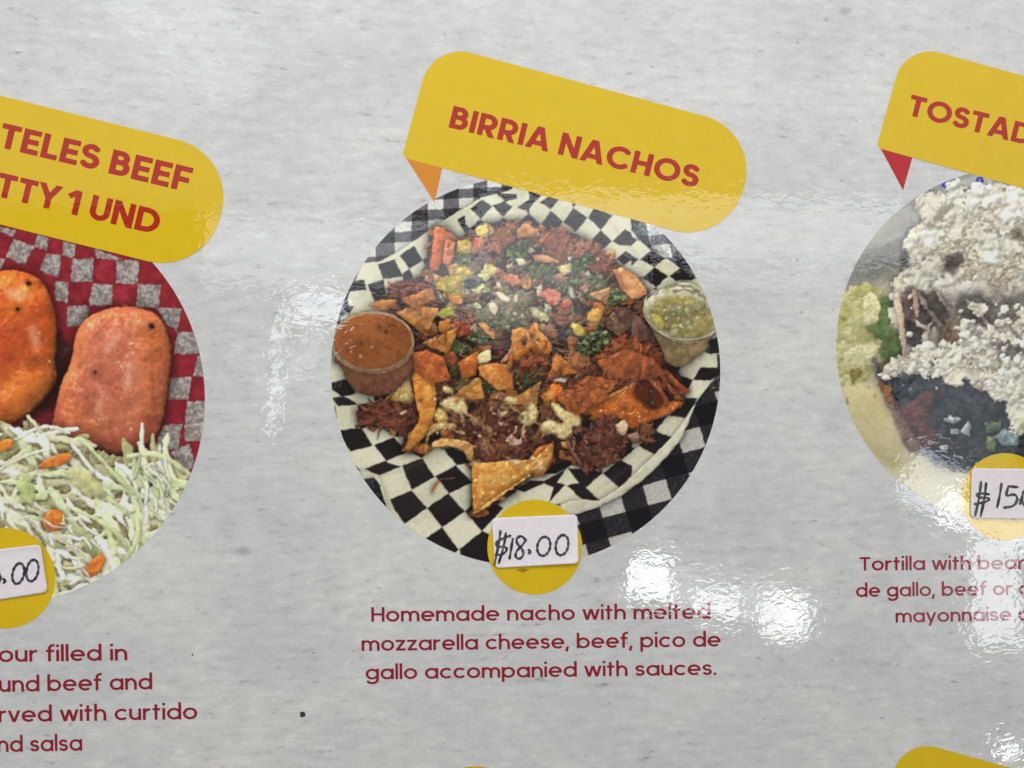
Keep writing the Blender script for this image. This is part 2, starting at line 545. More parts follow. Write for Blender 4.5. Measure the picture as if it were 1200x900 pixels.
def boxblur(A, r):
    for ax in (0, 1):
        B = np.pad(A, [(r + 1, r) if a == ax else (0, 0) for a in (0, 1)], mode='edge')
        c = np.cumsum(B, ax, dtype=np.float64)
        A = ((c[2 * r + 1:] - c[:-2 * r - 1]) if ax == 0 else (c[:, 2 * r + 1:] - c[:, :-2 * r - 1])) / (2 * r + 1)
    return A.astype(np.float32)

class Field:
    """a heap of many small bits of food: each keeps its own height, the top one shows, then the heap is shaded as one"""
    def __init__(s, p, P, pad=14):
        P = np.asarray(P, float); s.p = p; s.P = P; s.rnd = p.rnd
        s.sl = p.box(P[:, 0].min(), P[:, 1].min(), P[:, 0].max(), P[:, 1].max(), pad)
        s.X, s.Y = p.X[s.sl], p.Y[s.sl]
        s.H = np.full(s.X.shape, -99.0, np.float32); s.C = np.zeros(s.X.shape + (3,), np.float32)
        s.n2 = p.nz(2, s.X.shape); s.n3 = p.nz(3, s.X.shape)
        s.ox, s.oy = float(s.X[0, 0]), float(s.Y[0, 0])
    def _sub(s, x0, y0, x1, y1, pad):
        k = s.p.ss
        i0 = max(0, int((x0 - pad - s.ox) * k)); i1 = min(s.X.shape[1], int((x1 + pad - s.ox) * k) + 2)
        j0 = max(0, int((y0 - pad - s.oy) * k)); j1 = min(s.X.shape[0], int((y1 + pad - s.oy) * k) + 2)
        if i1 - i0 < 2 or j1 - j0 < 2: return None
        return slice(j0, j1), slice(i0, i1)
    def _put(s, q_, h, ok, col):
        m = ok & (h > s.H[q_])
        s.H[q_][m] = h[m]; s.C[q_][m] = col
    def lump(s, x, y, a, b, th, z, col, k=.8, rag=.16):
        q_ = s._sub(x, y, x, y, max(a, b) * 1.5)
        if q_ is None: return
        u = (s.X[q_] - x) * math.cos(th) + (s.Y[q_] - y) * math.sin(th); v = -(s.X[q_] - x) * math.sin(th) + (s.Y[q_] - y) * math.cos(th)
        rr = (u / a) ** 2 + (v / b) ** 2 + rag * (s.n2[q_] + s.n3[q_])
        s._put(q_, z + k * b * np.sqrt(np.maximum(1 - rr, 0)), rr < 1, col)
    def strand(s, S, w, z0, z1, col, k=.8):
        P = np.array(S); q_ = s._sub(P[:, 0].min(), P[:, 1].min(), P[:, 0].max(), P[:, 1].max(), w + 1)
        if q_ is None: return
        X, Y = s.X[q_], s.Y[q_]
        best = np.full(X.shape, 1e6, np.float32); zz = np.zeros(X.shape, np.float32); n = len(S) - 1
        for i in range(n):
            (ax, ay), (bx, by) = S[i], S[i + 1]; dx, dy = bx - ax, by - ay
            t = np.clip(((X - ax) * dx + (Y - ay) * dy) / (dx * dx + dy * dy + 1e-9), 0, 1)
            d = (X - ax - dx * t) ** 2 + (Y - ay - dy * t) ** 2
            m = d < best; best[m] = d[m]; zz[m] = ((i + t) / n)[m]
        taper = 1 - .45 * np.abs(2 * zz - 1) ** 3
        hw = w * .5 * taper * (1 + .18 * s.n3[q_])
        rr = best / np.maximum(hw, .2) ** 2
        s._put(q_, z0 + (z1 - z0) * zz + min(k * w * .5, 1.6) * np.sqrt(np.maximum(1 - rr, 0)), rr < 1, col)
    def scatter_strands(s, n, L, w, pal, z=(0, 4), ang=None, spread=3.14, curl=.8, vary=.12, P=None):
        r = s.rnd
        for (x, y) in s.p.spots(s.P if P is None else P, n):
            a = r.uniform(0, 6.283) if ang is None else ang + r.uniform(-spread, spread) + (math.pi if r.random() < .5 else 0)
            l = r.uniform(*L); c = r.uniform(-curl, curl); S = []
            px, py = x - math.cos(a) * l * .5, y - math.sin(a) * l * .5
            for i in range(5):
                S.append((px, py)); px += math.cos(a) * l / 4; py += math.sin(a) * l / 4; a += c * r.uniform(.2, .8)
            zz = r.uniform(*z)
            s.strand(S, r.uniform(*w), zz, zz + r.uniform(-1.5, 1.5), np.array(r.choice(pal)) * r.uniform(1 - vary, 1 + vary))
    def scatter_lumps(s, n, size, pal, z=(0, 4), e=(.6, 1), k=.8, vary=.08, rag=.16, P=None):
        r = s.rnd
        for (x, y) in s.p.spots(s.P if P is None else P, n):
            a = r.uniform(*size)
            s.lump(x, y, a, a * r.uniform(*e), r.uniform(0, 3.14), r.uniform(*z), np.array(r.choice(pal)) * r.uniform(1 - vary, 1 + vary), k, rag)
    def flush(s, id, amb=.5, ao=.5, aok=3.0, bump=.25, spec=.05, shine=20, fine=.03, gain=1.0, halo=.25, smooth=1, extra=None):
        p = s.p; ok = s.H > -50
        if not ok.any(): return
        lo = s.H[ok].min()
        H = np.where(ok, s.H, lo - 1.5)
        ds = H - lo
        if extra is not None:
            ds = ds + extra(p, H.shape)
        if smooth > 1:
            s.C = np.stack([boxblur(np.where(ok, s.C[..., i], p.col[s.sl][..., i]), 1) for i in range(3)], -1)
        g = boxblur(ds + bump * (.5 * s.n2 + .6 * p.nz(3, H.shape)), smooth)
        gy, gx = np.gradient(g); gx *= p.ss; gy *= p.ss
        inv = 1 / np.sqrt(1 + gx * gx + gy * gy)
        lam = np.maximum((-gx * LDIR[0] - gy * LDIR[1] + LDIR[2]) * inv, 0) / LDIR[2]
        occ = np.clip((boxblur(ds, int(2 * p.ss)) - ds) / aok, 0, 1) * .6 + np.clip((boxblur(ds, int(5 * p.ss)) - ds) / aok, 0, 1) * .6
        lam = np.minimum(lam, 1.18)
        sh = (amb + (1 - amb) * lam) * (1 - ao * np.clip(occ, 0, 1)) * (1 + fine * p.nz(1, H.shape)) * gain
        col = s.C * sh[..., None]
        if spec > 0:
            q_ = np.maximum((-gx * HDIR[0] - gy * HDIR[1] + HDIR[2]) * inv, 0) ** shine
            col += (spec * np.clip((q_ - .5) / .5, 0, 1) * np.clip(.3 + s.n2, 0, 1.5))[..., None] * np.array([255, 214, 176], np.float32)
        m = boxblur(ok.astype(np.float32), 1)[..., None]
        if halo:
            p.col[s.sl] *= (1 - halo * boxblur(ok.astype(np.float32), int(2.5 * p.ss)))[..., None]
        col = np.where(ok[..., None], col, p.col[s.sl])
        p.col[s.sl] = p.col[s.sl] * (1 - m) + col * m
        p.ids[s.sl][ok] = id

def poly_sd(X, Y, P):
    d2 = np.full(X.shape, 1e9, np.float32); ins = np.zeros(X.shape, bool)
    n = len(P)
    for i in range(n):
        ax, ay = P[i]; bx, by = P[(i + 1) % n]
        dx, dy = bx - ax, by - ay
        L2 = dx * dx + dy * dy + 1e-12
        s = np.clip(((X - ax) * dx + (Y - ay) * dy) / L2, 0, 1)
        d2 = np.minimum(d2, (X - ax - dx * s) ** 2 + (Y - ay - dy * s) ** 2)
        if ay != by:
            c = ((ay > Y) != (by > Y)) & (X < dx * (Y - ay) / dy + ax)
            ins ^= c
    d = np.sqrt(d2)
    return np.where(ins, -d, d)

def in_poly(P, x, y):
    c = False; n = len(P)
    for i in range(n):
        ax, ay = P[i]; bx, by = P[(i + 1) % n]
        if (ay > y) != (by > y) and x < (bx - ax) * (y - ay) / (by - ay) + ax:
            c = not c
    return c

class Pic:
    def __init__(s, cx, cy, r, ss=2.0):
        s.cx, s.cy, s.r, s.ss = cx, cy, r, ss
        s.x0, s.y0 = cx - r - 3, cy - r - 3
        n = int((2 * r + 6) * ss)
        s.n = n
        s.col = np.zeros((n, n, 3), np.float32)
        s.ids = np.zeros((n, n), np.uint8)
        ax = (np.arange(n) + .5) / ss
        s.X, s.Y = np.meshgrid(s.x0 + ax, s.y0 + ax)
        s.X = s.X.astype(np.float32); s.Y = s.Y.astype(np.float32)
        s.rnd = random.Random(int(cx) + 5)
    def nz(s, k, sh):
        oy = s.rnd.randrange(0, NS - sh[0]); ox = s.rnd.randrange(0, NS - sh[1])
        return NZ[k][oy:oy + sh[0], ox:ox + sh[1]]
    def box(s, x0, y0, x1, y1, pad):
        i0 = max(0, int((x0 - pad - s.x0) * s.ss)); i1 = min(s.n, int((x1 + pad - s.x0) * s.ss) + 2)
        j0 = max(0, int((y0 - pad - s.y0) * s.ss)); j1 = min(s.n, int((y1 + pad - s.y0) * s.ss) + 2)
        if i1 - i0 < 3 or j1 - j0 < 3: return None
        return slice(j0, j1), slice(i0, i1)
    def paint(s, sl, d, c1, c2=None, bw=4, relief=0.8, bump=0.25, fine=0.04, spec=0.0, shine=24, edge=0.5, ao=0.26, aor=3.0,
              amb=0.58, mixk=3, alpha=1.0, id=None, soft=0.55, tilt=0.12, bump4=0.0):
        sh = d.shape
        c1 = np.asarray(c1, np.float32); c2 = c1 if c2 is None else np.asarray(c2, np.float32)
        n2 = s.nz(2, sh)
        d = d + edge * (0.6 * n2 + 0.5 * s.nz(3, sh))
        C = s.col[sl]
        if ao > 0:
            C *= (1 - ao * np.exp(-np.maximum(d, 0) / aor))[..., None]
        m = np.clip(0.5 - d / (2 * soft), 0, 1) * alpha
        if m.max() <= 0: return
        t = np.clip(-d / bw, 0, 1)
        h = relief * bw * 0.5 * np.sqrt(np.maximum(1 - (1 - t) ** 2, 0)) + bump * (n2 * 0.6 + s.nz(3, sh) * 0.8)
        if bump4:
            h = h + bump4 * s.nz(4, sh)
        gy, gx = np.gradient(h); gy *= s.ss; gx *= s.ss
        inv = 1 / np.sqrt(1 + gx * gx + gy * gy)
        lam = np.maximum((-gx * LDIR[0] - gy * LDIR[1] + LDIR[2]) * inv, 0) / LDIR[2]
        shade = amb + (1 - amb) * lam
        shade *= 1 + fine * s.nz(1, sh)
        if sh[0] > 6 and tilt:
            a = s.rnd.uniform(-2.6, -.5)
            gxx, gyy = np.meshgrid(np.linspace(-1, 1, sh[1]), np.linspace(-1, 1, sh[0]))
            shade = shade * (1 + tilt * (gxx * math.cos(a) + gyy * math.sin(a)))
        w = np.clip(0.5 + 0.45 * s.nz(mixk, sh) + .22 * n2, 0, 1)[..., None]
        col = (c1 * (1 - w) + c2 * w) * shade[..., None]
        if spec > 0:
            q = np.maximum((-gx * HDIR[0] - gy * HDIR[1] + HDIR[2]) * inv, 0) ** shine
            q = np.clip((q - 0.55) / 0.45, 0, 1) * np.clip(0.4 + s.nz(2, sh), 0, 1.4)
            col = col + spec * q[..., None] * np.array([255, 245, 230], np.float32)
        s.col[sl] = C * (1 - m[..., None]) + col * m[..., None]
        if id is not None:
            s.ids[sl][m > 0.5] = id
    def poly(s, P, c1, c2=None, round=1, **k):
        P = chaikin(P, round) if round else np.asarray(P, float)
        sl = s.box(P[:, 0].min(), P[:, 1].min(), P[:, 0].max(), P[:, 1].max(), 8)
        if sl is None: return
        s.paint(sl, poly_sd(s.X[sl], s.Y[sl], P), c1, c2, **k)
    def stroke(s, S, w, c1, c2=None, **k):
        P = np.asarray(S, float)
        sl = s.box(P[:, 0].min(), P[:, 1].min(), P[:, 0].max(), P[:, 1].max(), 5)
        if sl is None: return
        s.paint(sl, seg_sd(s.X[sl], s.Y[sl], S, w, True).astype(np.float32), c1, c2, **k)
    def ell(s, cx, cy, rx, ry, c1, c2=None, a=0, n=28, **k):
        ca, sa = math.cos(a), math.sin(a)
        P = [(cx + rx * math.cos(t) * ca - ry * math.sin(t) * sa, cy + rx * math.cos(t) * sa + ry * math.sin(t) * ca) for t in np.linspace(0, 2 * math.pi, n, False)]
        s.poly(P, c1, c2, round=0, **k)
    # -------- kinds of food
    def spots(s, P, n):
        P = np.asarray(P, float); lo = P.min(0); hi = P.max(0); out = []
        for _ in range(n * 30):
            x = s.rnd.uniform(lo[0], hi[0]); y = s.rnd.uniform(lo[1], hi[1])
            if in_poly(P, x, y):
                out.append((x, y))
                if len(out) >= n: break
        return out
    def strands(s, P, n, L, w, pal, ang=None, spread=3.14, curl=0.5, **k):
        kw = dict(bw=1.8, relief=0.75, bump=0.08, fine=0.05, spec=0.10, edge=0.35, ao=0.09, aor=1.5, soft=.8)
        kw.update(k)
        for (x, y) in s.spots(P, n):
            a = (s.rnd.uniform(0, math.pi) if ang is None else ang + s.rnd.uniform(-spread, spread))
            l = s.rnd.uniform(*L); c = s.rnd.uniform(-curl, curl); S = []
            px, py = x, y
            for i in range(5):
                S.append((px, py)); px += math.cos(a) * l / 4; py += math.sin(a) * l / 4; a += c / 2
            b = s.rnd.uniform(.85, 1.12); col = np.array(s.rnd.choice(pal)) * b
            ww = s.rnd.uniform(*w)
            s.stroke(S, [ww * .5, ww, ww * 1.1, ww * .9, ww * .4], col, col * .85, **kw)
    def lumps(s, P, n, size, pal, **k):
        kw = dict(bw=3.5, relief=0.8, bump=0.3, spec=0.12, edge=0.8, ao=0.2, aor=2.0, soft=.8)
        kw.update(k)
        for (x, y) in s.spots(P, n):
            r = s.rnd.uniform(*size); m = s.rnd.randint(5, 7); a0 = s.rnd.uniform(0, 6.28); e = s.rnd.uniform(.55, 1)
            th = s.rnd.uniform(0, 3.14); Q = []
            for i in range(m):
                a = a0 + i * 6.283 / m; rr = r * s.rnd.uniform(.65, 1.15)
                u, v = rr * math.cos(a), rr * math.sin(a) * e
                Q.append((x + u * math.cos(th) - v * math.sin(th), y + u * math.sin(th) + v * math.cos(th)))
            col = np.array(s.rnd.choice(pal)) * s.rnd.uniform(.85, 1.12)
            s.poly(Q, col, col * .84, **kw)
    def leaves(s, P, n, size, pal):
        for (x, y) in s.spots(P, n):
            r = s.rnd.uniform(*size); a0 = s.rnd.uniform(0, 6.28); Q = []
            m = 9
            for i in range(m):
                a = a0 + i * 6.283 / m; rr = r * (1.15 if i % 2 == 0 else .55) * s.rnd.uniform(.7, 1.2)
                Q.append((x + rr * math.cos(a), y + rr * math.sin(a) * .8))
            col = np.array(s.rnd.choice(pal)) * s.rnd.uniform(.75, 1.25)
            s.poly(Q, col, col * .7, bw=1.6, relief=.9, bump=.2, spec=.10, edge=.5, ao=.25, aor=1.5)
    # -------- becomes printed sheets on the board
    def build(s, name, names, layer, S=1.25, label=None, warp=None, grade=(1, 1, 1), sat=.86):
        k = np.array([.25, .5, .25], np.float32)
        C = s.col
        for axis in (0, 1):
            C = k[0] * np.roll(C, 1, axis) + k[1] * C + k[2] * np.roll(C, -1, axis)
        n = int(2 * s.r * S) + 3
        g = np.arange(n)
        gx = s.cx - s.r - 1 / S + g / S; gy = s.cy - s.r - 1 / S + g / S
        X, Y = np.meshgrid(gx, gy)
        def samp(A, x, y):
            fx = np.clip((x - s.x0) * s.ss - .5, 0, s.n - 1.001); fy = np.clip((y - s.y0) * s.ss - .5, 0, s.n - 1.001)
            i = fx.astype(int); j = fy.astype(int); u = (fx - i)[..., None]; v = (fy - j)[..., None]
            return (A[j, i] * (1 - u) + A[j, i + 1] * u) * (1 - v) + (A[j + 1, i] * (1 - u) + A[j + 1, i + 1] * u) * v
        ix = np.clip(((X - s.x0) * s.ss).astype(int), 0, s.n - 1); iy = np.clip(((Y - s.y0) * s.ss).astype(int), 0, s.n - 1)
        amp = np.array([(warp or {}).get(k_, 0.0) for k_ in range(8)], np.float32)[s.ids]
        amp = boxblur(amp, 3)[iy, ix]
        wx = amp * (.55 * NZ[2][iy, ix] + .8 * NZ[3][iy, ix]); wy = amp * (.55 * NZ[2][ix, iy] + .8 * NZ[3][ix, iy])
        K = samp(C, X + wx, Y + wy)
        g_ = K @ np.array([.3, .59, .11]); K = g_[..., None] + (K - g_[..., None]) * sat
        RGB = ink(np.clip(K * np.array(grade), 6, 250))
        rad = np.hypot(X - s.cx, Y - s.cy)
        ins = rad <= s.r
        f = np.where(ins, 1.0, s.r / np.maximum(rad, 1e-6))
        PX = s.cx + (X - s.cx) * f; PY = s.cy + (Y - s.cy) * f
        bx, bz = board_xz(PX, PY)
        V = np.stack([bx, np.full(bx.shape, y_of(layer)), bz], -1).reshape(-1, 3)
        RGB = RGB.reshape(-1, 3)
        fin = ins[:-1, :-1] | ins[1:, :-1] | ins[:-1, 1:] | ins[1:, 1:]
        idx = np.arange(n * n).reshape(n, n)
        quads = np.stack([idx[1:, :-1], idx[1:, 1:], idx[:-1, 1:], idx[:-1, :-1]], -1)
        cxs = (X[:-1, :-1] + .5 / S); cys = (Y[:-1, :-1] + .5 / S)
        ii = np.clip(((cxs - s.x0) * s.ss).astype(int), 0, s.n - 1); jj = np.clip(((cys - s.y0) * s.ss).astype(int), 0, s.n - 1)
        fid = s.ids[jj, ii]
        root = bpy.data.objects.new(name, None)
        COL.objects.link(root); root.parent = board
        if label: root['label'] = label
        def piece(nm, sel):
            Q = quads[sel]
            used, inv = np.unique(Q, return_inverse=True)
            me = mesh_np(nm, V[used], inv.reshape(Q.shape), 4)
            at = me.color_attributes.new('print', 'FLOAT_COLOR', 'POINT')
            rgba = np.ones((len(used), 4), np.float32); rgba[:, :3] = RGB[used]
            at.data.foreach_set('color', rgba.ravel())
            link(nm, me, M_PHOTO, root)
        def parts_of(sel):
            """connected pieces of a grid of cells: runs along the rows, joined where they touch"""
            par = []; lab = np.full(sel.shape, -1, np.int32); prev = []
            def find(a):
                while par[a] != a:
                    par[a] = par[par[a]]; a = par[a]
                return a
            for j in range(sel.shape[0]):
                e = np.diff(np.concatenate([[0], sel[j].astype(np.int8), [0]]))
                cur = []
                for a0, a1 in zip(np.nonzero(e == 1)[0], np.nonzero(e == -1)[0]):
                    k = len(par); par.append(k); lab[j, a0:a1] = k; cur.append((a0, a1, k))
                    for b0, b1, kk in prev:
                        if b0 < a1 and b1 > a0: par[find(kk)] = find(k)
                prev = cur
            rootof = np.array([find(i) for i in range(len(par))] + [-1])
            return rootof[lab]
        fid = np.where(fin, fid, 99).astype(int)
        for rnd_ in range(3):                          # crumbs of the outline too small to pick apart join what surrounds them
            for k_ in range(len(names)):
                sel = fid == k_
                if not sel.any(): continue
                lab = parts_of(sel); val, cnt = np.unique(lab[sel], return_counts=True)
                small = np.isin(lab, val[cnt < 700]) & sel
                if cnt.max() < 700: continue
                fid[small] = -1
            for _ in range(60):
                hole = fid == -1
                if not hole.any(): break
                for dy, dx in ((0, 1), (0, -1), (1, 0), (-1, 0)):
                    sh_ = np.roll(fid, (dy, dx), (0, 1)); tk = (fid == -1) & (sh_ >= 0) & (sh_ != 99)
                    fid[tk] = sh_[tk]
        for k_, nm in enumerate(names):
            sel = fid == k_
            if not sel.any(): continue
            lab = parts_of(sel)
            for v in np.unique(lab[sel]):
                piece(nm, lab == v)
        return root

CROP = dict(a=(380, 200, 7.5), b=(500, 200, 7.5), c=(620, 220, 7.5), d=(740, 240, 7.5), e=(380, 320, 7.5), f=(500, 320, 7.5), g=(620, 320, 7.5),
            h=(740, 340, 7.5), i=(380, 430, 7.5), j=(500, 420, 7.5), k=(620, 420, 7.5), l=(730, 430, 7.5), m=(410, 530, 7.5), n=(520, 510, 7.5),
            o=(620, 510, 7.5), p=(730, 530, 7.5), x=(0, 0, 1), A=(0, 260, 3.75), B=(0, 470, 10 / 3), C=(960, 190, 3.75), D=(960, 410, 3.75))
def q(t):
    """'a 10,20 30,40' -> outline in photograph pixels; a letter switches the sheet the numbers are measured on"""
    out = []; c = CROP['x']
    for w in t.split():
        if w[0].isalpha():
            c = CROP[w[0]]
        else:
            u, v = w.split(',')
            out.append((c[0] + float(u) / c[2], c[1] + float(v) / c[2]))
    return out

def nachos():
    p = Pic(616, 435, 228)
    X, Y = p.X, p.Y
    # --- gingham tablecloth
    weave = p.nz(1, X.shape)
    thread = (np.sin(X * 3.1 + Y * 2.4 + weave) * np.sin(X * 2.6 - Y * 3.3 + .7 * weave))
    ed = np.array([390, 418, 440, 462.3, 482.3, 501.5, 520, 537.3, 555, 571, 588, 605, 622, 640, 660, 690, 720, 750, 780, 810, 840, 870.])
    rw = np.array([190, 201, 212, 224, 235, 246.7, 258.7, 270.7, 282.7, 298, 311, 326, 342, 360, 400])
    ci = np.searchsorted(ed, X); ri = np.searchsorted(rw, Y + 0.055 * (X - 491))
    dark_c = (ci % 2) == 1; dark_r = (ri % 2) == 0
    top = dark_c.astype(int) + dark_r.astype(int)
    u = np.array([27.0, -7.3]); v = np.array([-7.0, -23.5])
    det = u[0] * v[1] - u[1] * v[0]
    s1 = ((X - 770) * v[1] - (Y - 577) * v[0]) / det; s2 = ((Y - 577) * u[0] - (X - 770) * u[1]) / det
    bot = (np.floor(s1 + .5) % 2).astype(int) + (np.floor(s2 + .5) % 2).astype(int)
    cls = np.where(Y < 400, top, bot)
    lo = Y >= 400
    col = np.empty(X.shape + (3,), np.float32)
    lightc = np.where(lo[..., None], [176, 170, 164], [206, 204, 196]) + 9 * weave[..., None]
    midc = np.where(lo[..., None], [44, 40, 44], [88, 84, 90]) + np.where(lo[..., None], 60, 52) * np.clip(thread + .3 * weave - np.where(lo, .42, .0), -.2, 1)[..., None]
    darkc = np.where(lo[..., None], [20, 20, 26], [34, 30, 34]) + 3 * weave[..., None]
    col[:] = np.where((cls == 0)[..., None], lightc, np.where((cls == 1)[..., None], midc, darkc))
    p.col[:] = col
    for t, c in (('d 10,165 120,165 150,270 50,275', (100, 98, 104)), ('d 55,272 150,270 175,400 100,340', (34, 32, 38)), ('d 120,150 285,200 290,262 150,270', (205, 204, 198)),
                 ('d 155,272 295,255 330,345 180,360', (98, 98, 102)), ('d 290,250 330,255 400,350 330,345', (36, 34, 40)), ('d 180,360 335,345 365,465 300,470', (205, 204, 198)),
                 ('d 335,345 400,340 450,445 365,455', (98, 98, 102)), ('d 365,455 460,445 540,550 430,555', (34, 33, 40)), ('d 430,555 540,550 610,660 570,650', (100, 98, 104)),
                 ('c 735,235 900,270 900,330 840,360', (96, 94, 100)), ('c 850,315 900,300 900,400', (205, 204, 198))):
        p.poly(q(t), c, np.array(c) * .86, round=0, bw=1, relief=0, bump=.05, fine=.12 if c[0] < 60 or c[0] > 150 else .28, edge=.25, ao=0)
    # --- checked paper liner
    paper = q('x 380,700 380,480 392,400 405,352 426,308 442.7,306.7 460,299 481,285 500,272 520,258 536,248 553,238.5 565,231 582,227.3 600,222 604,190 735,190 '
              '740,270 748,281 762,293 780,302 797,314 816,326.7 860,340 860,425 842,437 826,458 815,472.7 808,490 796.7,516.7 783,532.7 767,548.7 752.7,563 730,578 701,594 673,603 640,614 620,640 640,700')
    pc = dict(tilt=0, round=0, bw=5, relief=.1, bump=.035, fine=.012, edge=.1, mixk=5, id=1)
    p.poly(paper, (208, 202, 176), (192, 186, 158), ao=.3, aor=4, **pc)
    black = '''a 472,825 620,780 675,900 e 690,30 515,55|a 665,740 790,662 865,785 745,865|a 745,865 770,900 e 795,75 700,75 690,10|a 865,785 900,770 900,850|b 20,580 65,550 70,600 40,630|b 0,770 30,760 20,860 0,850
e 385,100 520,60 545,215 440,245|e 250,65 350,60 370,150 200,165|e 205,165 215,290 130,400 100,420 150,290|e 215,295 260,290 220,360 130,400|b 385,330 490,255 575,315 470,420|b 580,308 685,272 755,318 670,405
b 268,430 332,395 345,470 385,515 345,560|b 470,425 530,470 440,500 440,540 380,510|b 600,195 790,205 800,245 695,272|b 600,500 675,410 795,490 700,520|b 800,320 900,250 c 0,200 b 900,390 870,350|b 880,390 900,380 c 0,230 b 900,455 820,450
c 0,20 105,68 40,128 0,190|c 175,80 260,100 190,190 95,125|c 105,325 190,205 295,295 235,385 150,385|c 0,225 95,320 75,340 0,330|c 300,300 390,175 510,265 410,385|c 375,120 415,140 390,170|c 520,265 570,180 735,240 630,370
c 525,495 630,375 730,470 650,535|c 385,435 410,400 480,460|c 735,470 845,365 900,400 900,510 800,505|c 770,625 850,555 900,590 900,640 830,680|d 75,480 175,400 300,470 200,545|d 0,440 60,480 0,535|d 0,280 50,310 0,360|d 95,645 200,550 325,630 215,720
d 335,625 435,555 565,650 520,670 390,675|d 0,600 80,655 60,660 0,620|d 185,745 215,725 235,745|i 50,140 200,105 285,235 150,260 60,190|i 65,270 165,260 275,310 285,330 120,345|i 140,560 325,535 425,685 235,745 160,640
i 440,690 610,620 735,745 550,825|i 435,250 570,240 570,300 440,300|i 290,330 560,300 560,340 300,390|i 300,520 460,490 330,545|i 540,545 730,590 640,620|i 745,745 900,690 900,760 860,795|m 130,145 310,75 340,95 445,125 260,205 200,180
m 460,120 640,50 690,150 750,215 545,330 490,200|m 355,415 540,335 680,490 480,630 400,510|x 500.7,595.3 525.5,578 545,599.5 518,617.5|x 510.7,558.3 534,545.3 538,550 553,565 526.7,578|x 498,631.5 518,617.8 537.5,644.5 532,649
x 538.7,643.3 565.3,622 600,640 640,640 640,668 570,665 540,650|n 190,670 260,600 280,690 430,580 525,640 335,840|n 0,120 60,115 210,170 235,250 110,260|n 620,470 760,400 860,400 900,415 700,500 690,495|o 0,395 100,405 0,460
o 110,415 250,340 330,290 245,415 320,435 175,590 215,460|o 340,290 560,300 645,330 500,460 620,575 470,565 335,440 440,420 385,350|o 650,330 800,215 900,270 900,360 790,460|o 180,200 330,180 400,240 330,290 230,340 130,340|o 760,170 900,70 900,150 815,215
o 215,600 275,605 265,620|l 220,490 400,420 300,550 250,590|l 130,690 290,570 430,615 280,770|l 400,0 510,0 460,65 400,40|l 625,110 690,0 870,0 860,40 760,120|l 410,90 460,70 560,100 610,110 560,220 500,170|l 545,275 660,275 600,370 540,450 400,425 540,320
l 0,740 130,695 0,800|h 300,680 440,670 385,740 530,785 545,780 495,870 440,830|h 545,785 600,685 790,690 790,730 690,795|h 670,440 770,405 790,555 690,560|m 20,90 95,160 60,160|i 82,345 95,350 112,450 98,450'''
    for t in black.replace('\n', '|').split('|'):
        p.poly(q(t), (36, 28, 28), (28, 22, 24), **{**pc, 'tilt': 0, 'bump': .03, 'ao': 0, 'fine': .05, 'edge': .15})
    p.poly(q('m 120,235 215,220 270,300 320,480 345,510 200,380'), (26, 24, 28), (50, 48, 52), round=0, relief=0, bump=.05, fine=.35, edge=.2, ao=0, id=0)
    p.poly(q('m 100,165 200,180 250,210 320,400 345,510 310,440 270,300 215,220 120,230'), (198, 190, 164), (180, 172, 150), round=0, relief=.2, edge=.2, ao=.2, id=1)
    # folded rim of the liner
    p.poly(q('l 645,310 600,370 540,470 430,610 280,770 150,890 o 900,372 790,462 620,576 470,562 370,572 280,612 300,690 400,700 610,632 815,527 900,472 p 0,355 170,250 300,130 l 400,770 500,650 600,430'),
           (206, 200, 178), (196, 188, 162), round=0, bw=4, relief=.5, bump=.12, fine=.01, edge=.15, ao=.35, aor=2.5, id=1)
    for t in ('h 610,570 690,565 745,680 600,680 520,640', 'h 440,670 600,675 545,780 385,738'):
        p.poly(q(t), (205, 198, 176), (190, 182, 158), round=0, **{k: v for k, v in pc.items() if k != 'round'}, ao=0)
    for t in ('h 640,545 690,480 700,565', 'h 750,570 790,560 790,690 760,690', 'h 650,890 780,735 790,890', 'l 720,205 850,60 870,210'):
        p.poly(q(t), (30, 28, 30), (70, 66, 62), round=0, relief=0, bump=.05, fine=.45, edge=.2, ao=0, mixk=1, id=0)
    # soft creases in the paper
    for S in ([(470, 300), (440, 330), (420, 350)], [(700, 240), (730, 280), (760, 320)], [(430, 560), (470, 552), (500, 540)], [(690, 580), (720, 560), (740, 545)], [(600, 236), (640, 262), (660, 290)]):
        p.stroke(S, [2, 5, 2], (120, 112, 100), alpha=.16, ao=0, soft=2.5, relief=0, edge=.5)
    # --- the heap
    N = 2
    heap = q('x 440,352 468,338 498,320 504,268 520,266 536,280 560,268 570,262 600,258 622,262 642,268 665,270 692,284 712,300 730,316 752,330 762,346 758,372 786,420 804,450 800,474 760,494 762,512 738,520 '
             '735,530 712,545 690,552 672,540 648,545 640,555 618,556 600,580 566,600 552,602 555,560 545,530 510,520 490,530 470,528 474,510 440,500 420,495 418,480 450,474 470,465 488,440 484,400 468,372')
    MEAT = [(116, 70, 50), (98, 56, 42), (134, 84, 60), (84, 48, 40), (148, 98, 72)]
    p.poly(heap, (70, 40, 30), (48, 28, 22), bw=10, relief=.5, bump=.9, ao=.55, aor=5, id=N)
    fd = Field(p, heap)
    fd.scatter_lumps(330, (4, 9), [(168, 100, 50), (140, 80, 44), (188, 122, 60), (120, 70, 46), (200, 144, 80), (120, 92, 52), (150, 88, 50)], (0, 3), k=.5, rag=.35)
    fd.scatter_lumps(260, (3, 8), MEAT + [(160, 100, 66), (150, 84, 44)], (1, 4), (.3, .6), k=.5, rag=.3)
    fd.scatter_strands(140, (8, 22), (1.2, 3), MEAT + [(160, 100, 66)], (1, 5), curl=1.0)
    fd.flush(N, spec=.12, bump=.5)
